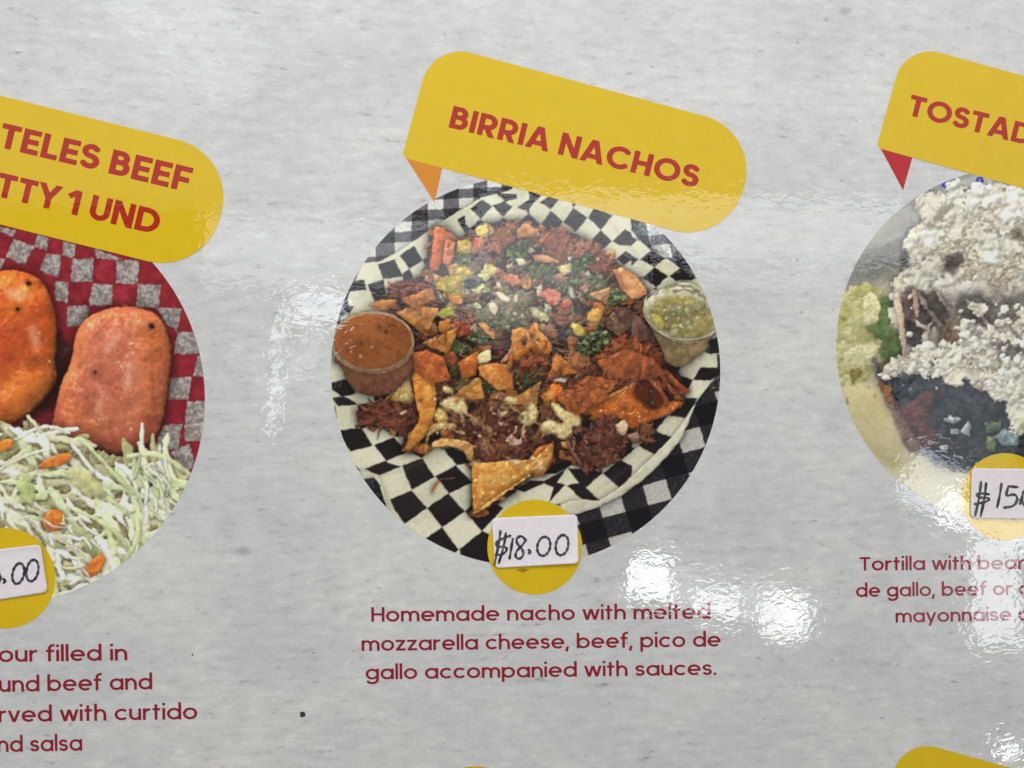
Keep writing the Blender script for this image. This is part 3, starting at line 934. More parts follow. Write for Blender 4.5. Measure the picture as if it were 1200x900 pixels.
    for (x, y) in p.spots(heap, 46):
        a = p.rnd.uniform(0, 6.28); r = p.rnd.uniform(8, 17)
        Q = [(x + r * p.rnd.uniform(.7, 1.2) * math.cos(a + k), y + r * .7 * p.rnd.uniform(.6, 1.1) * math.sin(a + k)) for k in (0, 1.4, 2.4, 3.9, 5.0)]
        c = np.array(p.rnd.choice([(206, 130, 58), (190, 108, 46), (216, 148, 76), (178, 96, 42)]))
        p.poly(Q, c, c * .8, bw=5, relief=.3, bump=.4, spec=.2, edge=.5, ao=.3, aor=2.5, tilt=.2, id=N)
    up = q('x 540,300 600,275 660,290 720,330 700,380 640,400 560,400 510,370')
    fd = Field(p, up)
    fd.scatter_lumps(210, (3, 7), [(150, 144, 100), (186, 174, 120), (128, 118, 86), (178, 120, 88), (104, 108, 78), (150, 102, 78), (196, 184, 150)], (0, 3), k=.5, rag=.4)
    fd.flush(N, spec=.08, bump=.5)
    CH = dict(tilt=.2, bw=6, relief=.35, bump=.26, fine=.03, spec=.14, shine=30, edge=.4, ao=.34, aor=3, mixk=3, id=N)
    def chip(t, c1=(206, 122, 52), c2=(166, 86, 34), **k): p.poly(q(t), c1, c2, **{**CH, **k})
    def meat(t, n=40, L=(6, 16), pal=MEAT, base=(84, 44, 36), ang=None, w=(1.8, 4.0), **k):
        P = q(t)
        p.poly(P, base, np.array(base) * .7, bw=6, relief=.5, bump=.6, spec=.10, edge=1.2, ao=.25, aor=3, id=N)
        fd = Field(p, P)
        c0 = np.mean(np.array(pal), 0); pl = [(np.array(c) * .55 + c0 * .45) * np.array([.97, .95, .84]) for c in pal]
        fd.scatter_lumps(int(n * .6), (5, 11), pl, (0, 1.2), (.22, .45), k=.7, rag=.18, vary=.12)
        fd.scatter_strands(int(n * .75), (L[0] * 1.3, L[1] * 1.8), (w[0] * .6, w[1] * .8), pl, (.4, 2.4), ang=ang, spread=.8, curl=1.1)
        fd.flush(N, amb=.5, ao=.5, aok=2.4, spec=.07, fine=.06, bump=1.1, shine=26, smooth=2)
    def cheese(t, c1=(222, 198, 138), c2=(200, 168, 104), **k):
        p.poly(q(t), c1, c2, **{**dict(round=2, bw=7, relief=.34, bump=.4, fine=.015, spec=.34, shine=40, edge=.8, ao=.16, aor=2.5, amb=.55, soft=1.9, mixk=2, id=N), **k})
    def onion(t, c1=(226, 208, 184), c2=(206, 186, 160)): p.poly(q(t), c1, c2, round=1, bw=2.5, relief=.6, bump=.1, spec=.12, edge=.4, ao=.25, aor=1.8, amb=.6, soft=.9, id=N)
    def veg(t, c1, c2=None, **k): p.poly(q(t), c1, c2 if c2 is not None else np.array(c1) * .72, **{**dict(bw=4, relief=.5, bump=.45, spec=.16, edge=.9, ao=.24, aor=2.2, soft=1.0, id=N), **k})
    def herb(t, n=14, size=(2, 4.2), pal=((112, 122, 74), (90, 102, 58), (140, 146, 98), (72, 84, 48))):
        P = q(t)
        p.poly(P, (92, 92, 62), (70, 72, 48), alpha=.75, bw=4, relief=.4, bump=.6, edge=1.6, ao=.2, aor=2.5, soft=1.2, id=N)
        fd = Field(p, P, 6)
        fd.scatter_lumps(n * 3, (1.4, 3.6), pal, (0, 3), (.35, .7), k=.5, rag=.5, vary=.2)
        fd.scatter_strands(n, (3, 9), (.5, 1.2), [(120, 126, 84), (96, 104, 62)], (1, 3))
        fd.flush(N, spec=.06, amb=.55)
    # upper left
    chip('b 70,490 145,500 270,590 250,610 170,595 140,700 100,880 20,870 50,690', (204, 104, 56), (182, 84, 44))
    chip('b 175,590 250,620 235,750 190,860 135,800 150,690', (214, 132, 86), (182, 92, 60))
    meat('b 420,590 540,600 720,500 790,480 820,600 720,690 620,760 480,840 400,760', 50)
    veg('b 430,500 510,470 605,520 560,580 500,590 430,570', (222, 202, 122), (206, 180, 84))
    veg('b 270,620 350,590 400,640 385,740 260,720', (206, 180, 92), (180, 150, 60))
    veg('b 420,590 500,570 500,660 400,730 385,720', (200, 98, 58), (176, 74, 44))
    meat('b 540,600 720,500 790,490 780,600 700,610 720,680 620,720 560,670', 34, pal=[(146, 90, 70), (126, 72, 56), (164, 108, 84)], base=(112, 62, 48))
    herb('b 250,740 340,725 420,830 330,830 260,800', 8)
    chip('b 790,540 850,455 c 30,340 90,380 20,440 b 900,590 800,590', (204, 140, 84), (166, 98, 56))
    herb('b 700,720 800,620 900,600 900,760 780,800', 16)
    onion('b 770,770 850,770 880,820 820,840', (222, 214, 178), (190, 186, 140))
    veg('b 460,890 540,810 620,860 600,920 500,940', (214, 196, 120), (190, 160, 80))
    veg('b 250,850 350,840 420,910 330,950 250,920', (204, 172, 66), (170, 130, 40))
    # upper right
    meat('c 80,400 310,390 350,440 480,470 540,530 470,600 340,640 260,660 150,590 80,450', 70, pal=[(142, 76, 62), (116, 58, 50), (164, 98, 78), (176, 116, 90)], base=(110, 56, 48))
    meat('c 360,450 480,460 540,540 450,600 400,500', 16, pal=[(186, 122, 96), (160, 96, 76)], base=(130, 72, 58))
    meat('c 560,530 640,560 700,640 790,690 760,760 620,740 570,690', 30, pal=[(140, 78, 62), (110, 54, 46), (160, 96, 74)])
    chip('c 20,590 120,590 270,640 250,670 60,650', (206, 150, 100), (170, 108, 66))
    onion('c 340,610 380,600 375,640 345,640'); onion('c 590,610 620,620 600,650')
    herb('c 0,690 250,680 200,800 100,800 0,760', 16)
    veg('c 230,690 360,665 385,700 350,760 270,750', (216, 204, 140), (190, 176, 104))
    herb('c 380,640 540,560 570,640 470,720 420,850 350,830', 20)
    chip('c 720,720 820,700 d 10,600 75,660 150,770 60,830 0,830 c 800,880 770,800', (212, 152, 92), (180, 106, 56))
    herb('c 540,790 640,760 700,860 560,900 g 640,200 560,180', 12)
    herb('g 650,170 760,120 850,220 760,290 680,270', 16)
    # left
    meat('e 560,150 680,80 800,100 900,80 f 60,60 e 900,230 800,250 700,230 570,200', 50, pal=[(128, 70, 60), (104, 52, 48), (150, 92, 78)], base=(92, 48, 44))
    chip('e 390,280 520,230 640,235 620,270 560,340 450,320', (206, 138, 66), (184, 112, 50))
    chip('e 570,280 640,270 690,330 670,380 570,340', (132, 70, 36), (92, 44, 24))
    meat('e 640,240 900,250 f 130,280 e 900,420 760,340', 26)
    chip('e 690,350 760,300 850,330 870,440 780,480 720,400', (190, 112, 50), (150, 80, 36))
    chip('e 740,290 900,240 900,270 800,300', (190, 112, 60), (150, 80, 40))
    meat('e 800,520 850,460 f 30,400 60,560 0,700 e 820,680 850,600', 18, base=(64, 32, 22))
    chip('e 800,500 850,455 880,480 840,500', (180, 104, 56), (150, 80, 40))
    # centre top
    veg('f 130,30 350,20 370,90 300,140 340,200 270,280 200,240 180,150 70,150', (196, 168, 62), (150, 126, 40), bump=.6)
    veg('f 200,200 290,190 330,260 260,290 200,240', (222, 142, 44), (200, 110, 30))
    onion('f 85,170 110,165 160,250 140,270')
    veg('f 330,70 400,35 450,80 400,170 340,120', (52, 44, 46))
    p.poly(q('f 340,330 480,330 560,240 900,130 900,460 760,500 620,520 480,420'), (146, 126, 96), (108, 106, 78), bw=8, relief=.4, bump=.6, fine=.08, spec=.12, edge=1.5, ao=.2, id=N)  # greyed, lifted colours: haze on the film put into the print
    p.lumps(q('f 480,400 900,200 900,440 760,480 620,500 520,420'), 34, (2, 4.5), [(136, 126, 94), (104, 112, 80), (160, 134, 104), (176, 164, 120)], id=N)
    veg('f 390,150 490,90 520,130 440,180', (200, 196, 130), (164, 166, 96))
    onion('f 595,165 660,165 735,220 720,265 650,235'); onion('f 765,200 800,190 805,265 770,260'); onion('f 545,270 595,255 630,330 600,365 560,330')
    veg('f 380,290 450,255 490,310 430,340', (196, 192, 130), (150, 152, 90))
    veg('f 450,10 560,0 540,60 470,50', (206, 200, 130), (176, 166, 90))
    veg('f 680,20 800,10 840,70 760,110 690,80', (214, 138, 98), (186, 100, 70))
    meat('f 0,160 60,180 130,260 60,340 0,350', 16); meat('f 270,300 400,350 400,440 300,420', 14)
    veg('f 70,350 210,275 245,330 230,380 110,390', (198, 182, 66), (160, 150, 48))
    chip('f 100,430 200,400 230,480 190,540 110,520', (214, 132, 42), (180, 96, 30))
    veg('f 200,470 290,420 390,430 380,520 300,570 210,540', (160, 68, 34), (128, 48, 28))
    chip('f 20,430 70,440 110,540 60,580 30,540', (150, 100, 50), (110, 66, 34))
    chip('f 440,440 500,425 605,520 590,590 540,540', (216, 148, 92), (196, 112, 56))
    herb('f 350,560 440,510 540,580 520,620 400,610', 12)
    herb('f 110,640 250,580 350,620 360,700 300,720 200,660 120,700', 16)
    veg('f 410,490 440,470 440,510 420,530', (214, 200, 130))
    meat('f 590,600 720,540 760,650 640,760 590,700', 20, base=(50, 28, 24), pal=[(84, 46, 38), (64, 34, 30), (104, 62, 48)])
    meat('f 0,560 80,600 140,720 0,720', 10)
    chip('f 150,720 240,680 290,760 220,840 150,800', (160, 84, 44), (120, 58, 34))
    veg('f 190,900 200,850 330,740 365,720 340,790 250,900', (96, 86, 44), (70, 64, 34))
    chip('f 290,830 400,710 440,770 400,880 j 400,90 j 310,120 f 310,890', (196, 108, 46), (158, 76, 34))
    chip('f 440,640 570,640 555,680 455,700', (186, 96, 36), (150, 72, 30))
    onion('f 450,710 560,670 560,780 450,800', (238, 216, 166), (220, 190, 130))
    meat('f 650,780 900,790 900,900 j 900,120 800,110 f 700,830', 30, pal=[(150, 70, 42), (120, 54, 36), (170, 92, 54)])
    chip('f 450,800 640,800 670,860 j 640,160 560,165 f 480,850', (218, 140, 66), (186, 98, 46))
    veg('j 640,110 720,70 770,140 730,180 650,170', (196, 152, 78), (160, 116, 56))
    for t in ('f 740,500 830,470 900,510 g 70,440 90,500 20,560 f 840,555 830,640 900,665 870,750 780,785 720,700 760,600', 'g 50,570 110,530 210,640 180,700 110,700'):
        chip(t, (226, 142, 44), (200, 106, 28), bw=7, relief=.9)
    p.ell(615, 402, 4.5, 6.5, (126, 60, 18), (90, 40, 14), relief=.2, ao=.1, id=N); p.ell(638, 404, 1.6, 4.5, (110, 56, 18), a=.2, relief=.2, ao=.1, id=N)
    p.poly(q('f 640,780 710,700 750,655 745,700 690,790'), (206, 150, 120), (170, 110, 86), bw=2, relief=.8, id=N)
    p.ell(619, 412, 3.5, 6, (40, 18, 14), relief=.1, ao=.2, id=N)
    # centre right
    veg('g 90,190 160,130 240,150 290,220 240,290 180,270', (214, 128, 96), (190, 84, 56), bump=.5)
    veg('g 230,300 340,230 390,260 330,330 250,330', (190, 92, 62), (166, 66, 42))
    veg('g 340,100 390,140 395,240 350,190', (206, 200, 164), (180, 176, 130))
    herb('g 180,60 340,80 340,170 250,150', 12, pal=((120, 124, 80), (160, 158, 110), (80, 92, 54)))
    meat('g 190,350 340,340 380,400 330,450 210,400', 22, pal=[(140, 84, 56), (116, 64, 46), (160, 104, 70)])
    veg('g 70,370 120,330 185,390 160,440 100,430', (190, 178, 118), (156, 146, 86), round=2)
    veg('g 385,300 480,260 515,320 480,380 390,350', (58, 38, 40), (44, 30, 34), round=2)
    veg('g 205,465 360,450 370,490 340,515 250,520', (46, 28, 26), (34, 20, 20), round=2)
    veg('g 480,240 540,225 560,270 510,290', (206, 110, 52))
    chip('g 560,260 630,250 665,310 640,400 560,300', (206, 128, 50), (176, 92, 36))
    chip('g 500,430 580,430 640,400 590,500 520,520', (180, 120, 60), (150, 90, 44))
    veg('g 505,370 560,305 640,320 640,400 580,440 515,420', (222, 160, 66), (206, 136, 50), round=2, bw=7)
    chip('g 330,560 430,560 440,690 460,740 370,740', (176, 110, 48), (140, 80, 34))
    veg('g 365,450 440,430 510,545 470,550 400,530', (216, 190, 74), (186, 150, 48))
    chip('g 650,420 760,330 800,420 870,490 790,560 680,480', (150, 116, 92), (110, 80, 66))
    p.ell(712, 377, 5, 6, (96, 60, 46), (70, 44, 36), bump=.6, relief=.3, id=N)
    chip('g 740,300 900,310 h 250,450 150,470 g 850,500 800,400', (104, 74, 62), (76, 52, 46))
    chip('h 0,190 100,260 250,450 180,480 0,430', (108, 76, 66), (78, 54, 50))
    P = q('g 400,650 560,520 640,480 730,560 620,680 560,740 430,720')
    p.poly(P, (50, 58, 30), (34, 38, 22), bw=4, edge=1.4, ao=.4, id=N)
    p.leaves(P, 34, (2, 4.4), ((86, 96, 46), (110, 120, 66), (64, 76, 36), (130, 140, 84)))
    veg('g 165,690 240,640 255,700', (58, 62, 28))
    meat('g 260,680 300,670 350,740 520,750 560,790 400,850 330,760', 24, pal=[(180, 112, 76), (150, 84, 58), (196, 134, 96)], base=(120, 66, 44))
    meat('g 100,720 210,720 200,900 0,880 0,780', 22, pal=[(150, 84, 48), (120, 60, 36), (176, 110, 70)])
    onion('g 205,730 235,730 230,840 205,840', (206, 170, 136), (180, 136, 106))
    SH = [(148, 72, 44), (120, 52, 36), (170, 92, 56), (98, 42, 32), (186, 112, 72)]
    meat('g 600,740 780,600 900,590 h 150,470 240,500 345,600 270,690 120,740 k 690,270 k 600,200 g 690,850', 150, (8, 24), SH, (104, 46, 32), ang=2.4)
    # big orange chip at the right and its arms
    chip('k 470,450 900,230 l 170,80 330,240 380,300 545,310 420,400 210,500 80,545 0,500 k 830,540 740,520 600,520', (198, 104, 40), (172, 82, 30), bump=.45, spec=.4)
    p.poly(q('l 145,110 200,75 290,200 350,280 330,370 220,380 80,240 110,200'), (66, 32, 26), (88, 40, 24), bw=6, relief=.2, edge=1.0, ao=.2, soft=2.5, id=N)
    p.stroke(q('k 540,405 700,330 900,240 l 60,165 150,120'), [1.5, 3, 4, 3.5, 1.5], (220, 150, 84), (196, 120, 60), bw=2, relief=.6, ao=.3, id=N)
    for t in ('h 120,740 200,690 300,690 400,790 l 600,215 540,240 480,180 420,150 330,60', 'l 130,0 250,0 330,170 400,290 380,350 330,240 200,80', 'l 250,0 330,20 430,180 545,300 480,290 400,200'):
        chip(t, (176, 88, 48), (138, 62, 38), bw=3, relief=.9)
    meat('h 0,640 120,700 l 180,70 130,120 0,100 k 690,270 g 700,860', 50, (8, 20), SH, (110, 52, 38), ang=-.5)
    p.strands(q('l 130,0 330,0 420,120 540,240 480,260 330,180'), 26, (6, 14), (1, 2), SH, ang=.8, spread=.3, id=N)
    meat('k 480,90 570,50 620,200 690,270 570,310 490,220', 30, pal=[(112, 58, 46), (84, 42, 36), (136, 80, 62)])
    # lower left
    meat('i 295,410 420,330 560,300 760,310 860,340 840,460 740,570 660,550 560,545 470,500 330,520 295,460', 90, (6, 18), [(96, 48, 38), (76, 38, 32), (118, 64, 48), (134, 80, 58)], (74, 38, 32), ang=.2)
    onion('i 655,410 720,375 730,400 680,430', (206, 166, 130))
    cheese('i 570,260 740,100 780,200 780,300 680,310', (214, 182, 112), (190, 150, 80))
    chip('e 760,730 880,690 f 120,720 150,800 j 60,60 i 900,60 e 790,890', (190, 96, 44), (150, 66, 34))
    chip('i 770,20 900,60 j 90,260 80,420 0,640 i 900,480 850,460 840,400 790,200', (214, 136, 48), (186, 100, 34), bw=8)
    chip('i 740,600 850,470 900,480 j 40,520 60,570 i 900,590 760,740 670,740 730,680', (212, 140, 54), (176, 104, 40))
    meat('j 40,160 180,150 240,200 130,280 100,380 60,300', 18)
    veg('j 240,120 310,120 330,180 310,300 260,270 290,210', (150, 124, 70), (110, 90, 50)); veg('j 245,130 300,130 300,190 260,190', (60, 50, 26))
    herb('j 330,170 510,190 540,270 380,240', 8)
    meat('j 340,350 420,250 520,260 520,330 440,400', 18, pal=[(130, 80, 52), (104, 60, 42)], base=(96, 54, 38))
    herb('j 500,180 650,190 640,260 530,320 510,230', 14, pal=((62, 66, 40), (44, 50, 34), (90, 88, 54)))
    cheese('j 640,160 720,180 740,270 680,280 650,200', (190, 150, 70), (160, 120, 54))
    herb('j 720,200 900,120 k 130,100 130,290 60,340 j 880,370 800,280', 30, (2, 4.5), ((46, 50, 32), (34, 38, 28), (66, 68, 42), (26, 28, 22)))
    meat('j 220,600 330,480 480,400 620,380 800,480 900,560 k 100,740 k 0,760 n 770,190 640,300 400,280 270,300 250,120 j 420,750 300,720', 210, (6, 20),
         [(106, 56, 44), (86, 42, 36), (126, 72, 54), (70, 34, 32), (150, 96, 74)], (66, 32, 28))
    cheese('j 550,330 600,290 700,300 700,380 600,370', (176, 120, 78), (140, 86, 56)); cheese('j 680,350 740,330 800,360 780,390 680,385', (222, 190, 130))
    cheese('j 800,500 870,450 920,490 920,590 830,580'); cheese('j 820,380 860,350 920,380 920,480')
    cheese('j 640,480 700,460 720,480 660,515', (206, 164, 120), (180, 136, 92))
    p.poly(q('j 680,740 740,680 840,730 800,780'), (206, 166, 144), (140, 90, 74), bump=1.0, edge=1.4, mixk=2, id=N)
    p.poly(q('j 640,570 700,550 740,590 660,610'), (176, 130, 108), (120, 72, 58), bump=.8, edge=1.2, mixk=2, id=N)
    cheese('j 100,400 180,350 300,330 360,420 350,490 280,480 240,460 180,450', (224, 198, 130), (204, 170, 100))
    cheese('j 60,470 110,420 180,480 190,560 70,550', (226, 192, 110), (206, 160, 76)); cheese('j 130,260 200,240 250,290 230,320 150,300', (206, 176, 116))
    meat('j 190,490 270,470 310,540 240,570', 10)
    cheese('j 0,640 80,565 250,570 265,610 120,620 20,690 0,830 i 880,740', (222, 186, 110), (200, 150, 80), bw=3)
    veg('j 20,680 110,630 140,690 40,740', (30, 22, 22), spec=0)
    chip('j 50,740 150,690 400,740 415,900 360,900 330,810 200,770 50,780', (206, 158, 90), (170, 116, 60))
    chip('j 110,640 220,620 220,680 150,690', (130, 64, 44))
    # lower centre
    meat('k 100,140 350,100 350,200 330,300 160,220', 26, pal=[(128, 72, 46), (104, 54, 38), (150, 92, 60)])
    meat('k 340,110 470,150 460,290 350,290 340,240', 22, pal=[(140, 84, 62), (114, 62, 48)])
    meat('k 340,300 465,300 465,480 350,470', 22, pal=[(124, 68, 54), (100, 52, 42)])
    meat('k 20,350 90,350 270,520 190,545 100,560 60,450', 18, base=(70, 36, 28))
    onion('k 210,165 325,165 320,210 210,200')
    veg('k 90,330 180,240 200,390 180,440', (206, 124, 42)); veg('k 160,270 210,210 270,230 360,330 260,400 210,390', (226, 116, 40), (206, 70, 24), bw=7, relief=1.1, round=2)
    p.ell(646, 463, 5.5, 5, (228, 160, 84), (214, 130, 60), alpha=.8, soft=2.5, relief=.2, ao=0, id=N)
    cheese('k 0,370 60,420 80,520 30,570 0,570', (222, 198, 130))
    cheese('k 200,400 250,400 340,480 450,500 445,600 380,600 370,660 310,715 250,690 230,650 130,640 120,580 190,540 290,580 330,570 260,520', (220, 198, 140), (200, 172, 112), round=1)
    veg('k 465,540 590,540 520,640 470,630', (28, 20, 18), spec=0)
    meat('k 530,590 640,520 760,530 780,600 860,680 880,740 760,830 o 720,210 620,280 480,290 350,60 k 360,700 430,620 520,640', 170, (5, 13), [(98, 52, 46), (80, 42, 38), (118, 68, 58), (64, 34, 34), (136, 86, 72)], (70, 36, 34))
    veg('k 380,670 440,640 470,700 420,750', (36, 24, 26), spec=.4)
    onion('k 750,580 830,535 880,600 830,690 780,640', (210, 178, 146), (186, 146, 112))
    meat('l 130,540 230,500 245,660 200,650', 10); chip('l 30,600 130,560 150,660 90,670', (150, 110, 90), (120, 84, 70))
    cheese('n 560,240 620,210 690,250 640,280', (210, 170, 120)); 
    chip('o 0,210 100,90 220,80 200,230 140,340 60,370 0,340 n 770,330 800,200', (206, 116, 44), (182, 90, 34))
    cheese('o 0,210 60,190 150,240 140,320 60,350 0,330 n 790,300 830,220', (226, 184, 116), (200, 146, 78))
    p.stroke(q('k 335,710 365,800 400,850 o 450,260'), [2, 3, 3.4, 3], (150, 92, 70), (120, 70, 54), bw=2, ao=.4, id=N)
    cheese('n 240,230 300,220 360,250 300,290 250,280', (210, 170, 116)); cheese('n 680,260 790,200 800,310 720,300', (216, 176, 108))
    chip('n 270,290 400,270 560,260 770,330 620,440 480,530 360,650 330,690 250,690 260,540', (204, 140, 62), (182, 112, 44), bw=6, bump=.35, spec=.3)
    p.poly(q('n 380,330 520,290 600,380 450,460 360,460'), (222, 170, 96), (200, 140, 66), alpha=.55, soft=4, relief=.1, ao=0, bump=.5, id=N)
    p.stroke(q('n 260,680 350,630 480,520 610,440'), [2, 3, 3, 2], (226, 176, 104), (196, 140, 72), bw=1.5, ao=.25, id=N)
    for t in ('j 300,330 420,300 520,340 430,380', 'j 560,420 680,400 740,450 640,470', 'j 380,520 470,500 480,560 400,570', 'k 100,560 200,600 190,680 100,660', 'k 560,330 640,300 650,340 580,370', 'j 500,600 580,590 560,650', 'n 300,60 380,40 400,110 330,120'):
        p.poly(q(t), (216, 186, 128), (176, 136, 88), round=2, alpha=.5, soft=2.5, edge=1.8, relief=.4, bump=.4, spec=.25, ao=.05, id=N)
    for S in ('j 340,480 420,520 470,600', 'j 250,450 320,520 330,600', 'k 60,560 140,600 230,640', 'k 370,650 400,720 390,800', 'j 860,590 840,660 860,720', 'j 720,390 760,440 820,480', 'j 180,600 260,640 330,660', 'k 300,470 280,430 240,410', 'n 600,250 560,200 520,180'):
        p.stroke(chain(q(S)), [3.2] + [2.4] * 15 + [1.2] * 40, (224, 196, 140), (196, 158, 102), bw=2, relief=.5, alpha=.75, soft=1.2, ao=.15, edge=.8, spec=.2, id=N)
    # thin red shreds lying on the paper
    p.stroke(q('m 725,345 765,265 800,240'), [2.6, 2.8, 2], (150, 84, 46), bw=1.2, ao=.3, id=1)
    p.stroke(q('m 800,240 850,235 n 100,370'), [1.6, 1.4, 1.0], (120, 70, 62), bw=1, ao=.2, id=1)
    p.lumps(heap, 70, (1.0, 2.2), [(214, 190, 150), (196, 120, 60), (70, 80, 44), (170, 60, 40)], bw=1.5, id=N)
    p.strands(q('x 470,380 560,400 700,400 780,450 700,520 560,540 480,500'), 60, (4, 9), (.5, .9), [(226, 180, 150), (206, 150, 120)], ao=.1, id=N)
    # large tortilla chips standing proud of the heap
    for t, c in (('x 652,466 690,440 726,446 704,472 672,490', (184, 96, 48)), ('x 700,424 732,409 764,419 782,440 742,447 712,443', (176, 90, 50)), ('x 494,402 538,383 526,415', (212, 134, 56)),
                 ('x 464,366 486,358 514,362 500,395 486,384', (196, 124, 60)), ('x 520,472 562,440 568,467 545,470', (208, 136, 64)), ('x 588,474 634,447 629,474', (212, 142, 72)), ('x 640,446 652,414 678,436', (204, 118, 54)),
                 ('x 470,350 506,337 512,352 484,362', (190, 116, 62)), ('x 690,345 716,335 712,358', (208, 146, 84))):
        chip(t, c, np.array(c) * .74, bw=8, relief=.3, round=0, edge=.5)
    for t, k in (('x 655,450 720,430 770,430 740,450 690,470 660,480', 46), ('x 470,360 520,380 530,410 500,400', 10), ('x 600,440 660,430 660,460 610,470', 18)):
        fd = Field(p, q(t)); fd.scatter_strands(k, (10, 26), (1.2, 2.6), [(140, 78, 50), (112, 58, 40), (164, 98, 62)], (0, 3), ang=-.5, spread=.9, curl=1.0); fd.flush(N, amb=.5, ao=.4, spec=.08, bump=.5, smooth=2)
    P = q('g 400,650 560,520 640,480 730,560 620,680 560,740 430,720')
    p.leaves(P, 22, (2, 4.2), ((98, 112, 58), (122, 134, 76), (78, 92, 46), (138, 148, 94)))
    for t in ('f 350,560 440,510 540,580 520,620 400,610', 'c 380,640 540,560 570,640 470,720', 'b 700,720 800,620 900,600 900,760'):
        p.leaves(q(t), 9, (1.8, 3.6), ((110, 122, 74), (134, 142, 96), (88, 102, 58)))
    for t in ('j 680,350 740,330 800,360 780,390 680,385', 'k 0,370 60,420 80,520 30,570 0,570', 'j 100,400 180,350 300,330 360,420 350,490 280,480 240,460 180,450',
              'k 200,400 250,400 340,480 450,500 445,600 380,600 370,660 310,715 250,690 230,650 130,640 120,580 190,540 290,580 330,570 260,520'):
        cheese(t, (230, 208, 150), (208, 178, 116), alpha=.85)
    chip('x 483,436 500,434 510,446 512,470 506,492 498,510 484,524 474,528 482,508 492,492 486,462', (214, 144, 60), (188, 108, 40), bw=7, relief=.5)
    chip('x 482.6,413.5 500,410 519,418.7 529.4,444.8 506,450 485,434', (188, 98, 46), (154, 72, 36), round=0)
    chip('x 537,424 560.7,411 558,439.6 542.5,444.8', (200, 112, 48), (166, 82, 36), round=0)
    onion('f 450,710 560,670 560,780 450,800', (238, 216, 166), (220, 190, 130))
    chip('x 560.7,429 582,425 599.7,429 602,455 584,457.8 563,439.6', (214, 138, 66), (186, 104, 46), round=0)
    chip('f 735,560 750,500 830,470 900,500 g 40,430 75,445 85,510 120,530 175,590 215,645 185,705 110,715 60,700 20,690 f 870,770 790,790 740,730 715,680 750,620', (222, 144, 54), (196, 108, 34), bw=8, relief=.6)
    for (x, y, rx, ry, a) in ((614.4, 400.7, 3.4, 4.8, .2), (622.5, 394, 3.4, 3.0, -.3), (639.3, 405, 1.3, 4.8, .1), (622, 410.5, 2.2, 3.4, 0), (629, 401, 1.2, 3, .4)):
        p.ell(x, y, rx, ry, (104, 50, 22), (70, 32, 16), a=a, relief=.2, ao=.1, soft=1.3, edge=1.0, id=N)
    p.stroke(chain(q('f 760,520 820,490 890,520 900,580')), 2.2, (240, 178, 92), (224, 150, 60), bw=2, relief=.6, ao=.2, id=N)
    p.stroke(chain(q('g 60,450 70,520 50,590 110,660')), 2.2, (238, 172, 84), (220, 144, 56), bw=2, relief=.6, ao=.2, id=N)
    p.poly(q('f 640,790 710,700 750,655 745,700 690,790'), (206, 150, 120), (170, 110, 86), bw=2, relief=.8, id=N)
    meat('f 700,790 800,770 g 30,690 110,720 100,780 j 900,80 780,60', 16, pal=[(150, 80, 50), (124, 62, 42), (172, 100, 62)])
    chip('x 553,543.7 575,541 625.8,538.5 645,520 649,517.7 646,541 612,562 581.5,584 570,596 555.5,602 553,575', (206, 144, 66), (180, 112, 44), bw=6, bump=.35, spec=.3)
    p.poly(q('n 380,330 520,290 600,380 450,460 360,460'), (224, 174, 100), (200, 140, 66), alpha=.55, soft=4, relief=.1, ao=0, bump=.5, id=N)
    p.stroke(q('n 260,685 350,640 480,540 610,450 760,350'), [2, 3, 3, 2.4, 1.4], (228, 180, 108), (196, 140, 72), bw=1.5, ao=.25, id=N)
    cheese('o 0,210 60,190 150,240 140,300 60,320 0,300 n 790,290 830,220', (226, 190, 128), (200, 150, 84)); cheese('n 560,230 620,205 700,240 640,275', (214, 176, 126))
    p.lumps(q('x 485,420 600,420 640,400 640,540 500,520'), 26, (1.2, 3.2), [(224, 196, 146), (206, 120, 60), (96, 104, 62), (120, 70, 46)], bw=2, id=N)
    # --- sauce cups
    I = 3
    p.poly(q('e 80,760 i 155,10 200,130 300,230 430,262 560,245 640,200 740,90 790,-10 e 700,600 200,600'), (120, 72, 50), (100, 58, 42), bw=10, relief=.55, bump=.12, fine=.05, spec=.05, edge=.1, ao=.5, aor=5, id=I)
    p.ell(437.3, 400.3, 48.3, 35.6, (150, 104, 70), (176, 140, 100), relief=.3, bump=.15, bw=3, edge=.1, ao=.35, id=I)
    p.ell(436.6, 399.4, 45.3, 32.6, (156, 90, 44), (134, 72, 34), bw=9, relief=.22, bump=.2, fine=.025, spec=.05, edge=.3, ao=.15, mixk=5, id=I)
    p.ell(434, 408, 26, 15, (118, 60, 32), (140, 76, 38), alpha=.75, soft=7, relief=.05, bump=.25, fine=.02, ao=0, id=I)
    p.lumps([(405, 380), (470, 380), (470, 418), (405, 418)], 26, (.6, 1.4), [(120, 60, 24), (206, 150, 90), (96, 60, 30), (196, 130, 66)], bw=1, ao=.1, id=I)
    for (t0, t1, dr, w, c, al) in ((0, 6.3, 0, 1.3, (206, 164, 120), .75), (.3, 2.9, 2.2, 1.2, (226, 180, 138), .8), (.2, 3.0, -2.0, 1.0, (196, 136, 92), .6), (3.3, 5.9, -1.5, 1.0, (226, 206, 170), .6)):
        S = [(437.3 + (47.3 + dr * .6) * math.cos(t), 400.3 + (34.6 + dr) * math.sin(t)) for t in np.linspace(t0, t1, 34)]
        p.stroke(S, w, c, np.array(c) * .8, bw=1, relief=.8, bump=.05, ao=.12, aor=1.2, edge=.15, alpha=al, id=I)
    J = 4
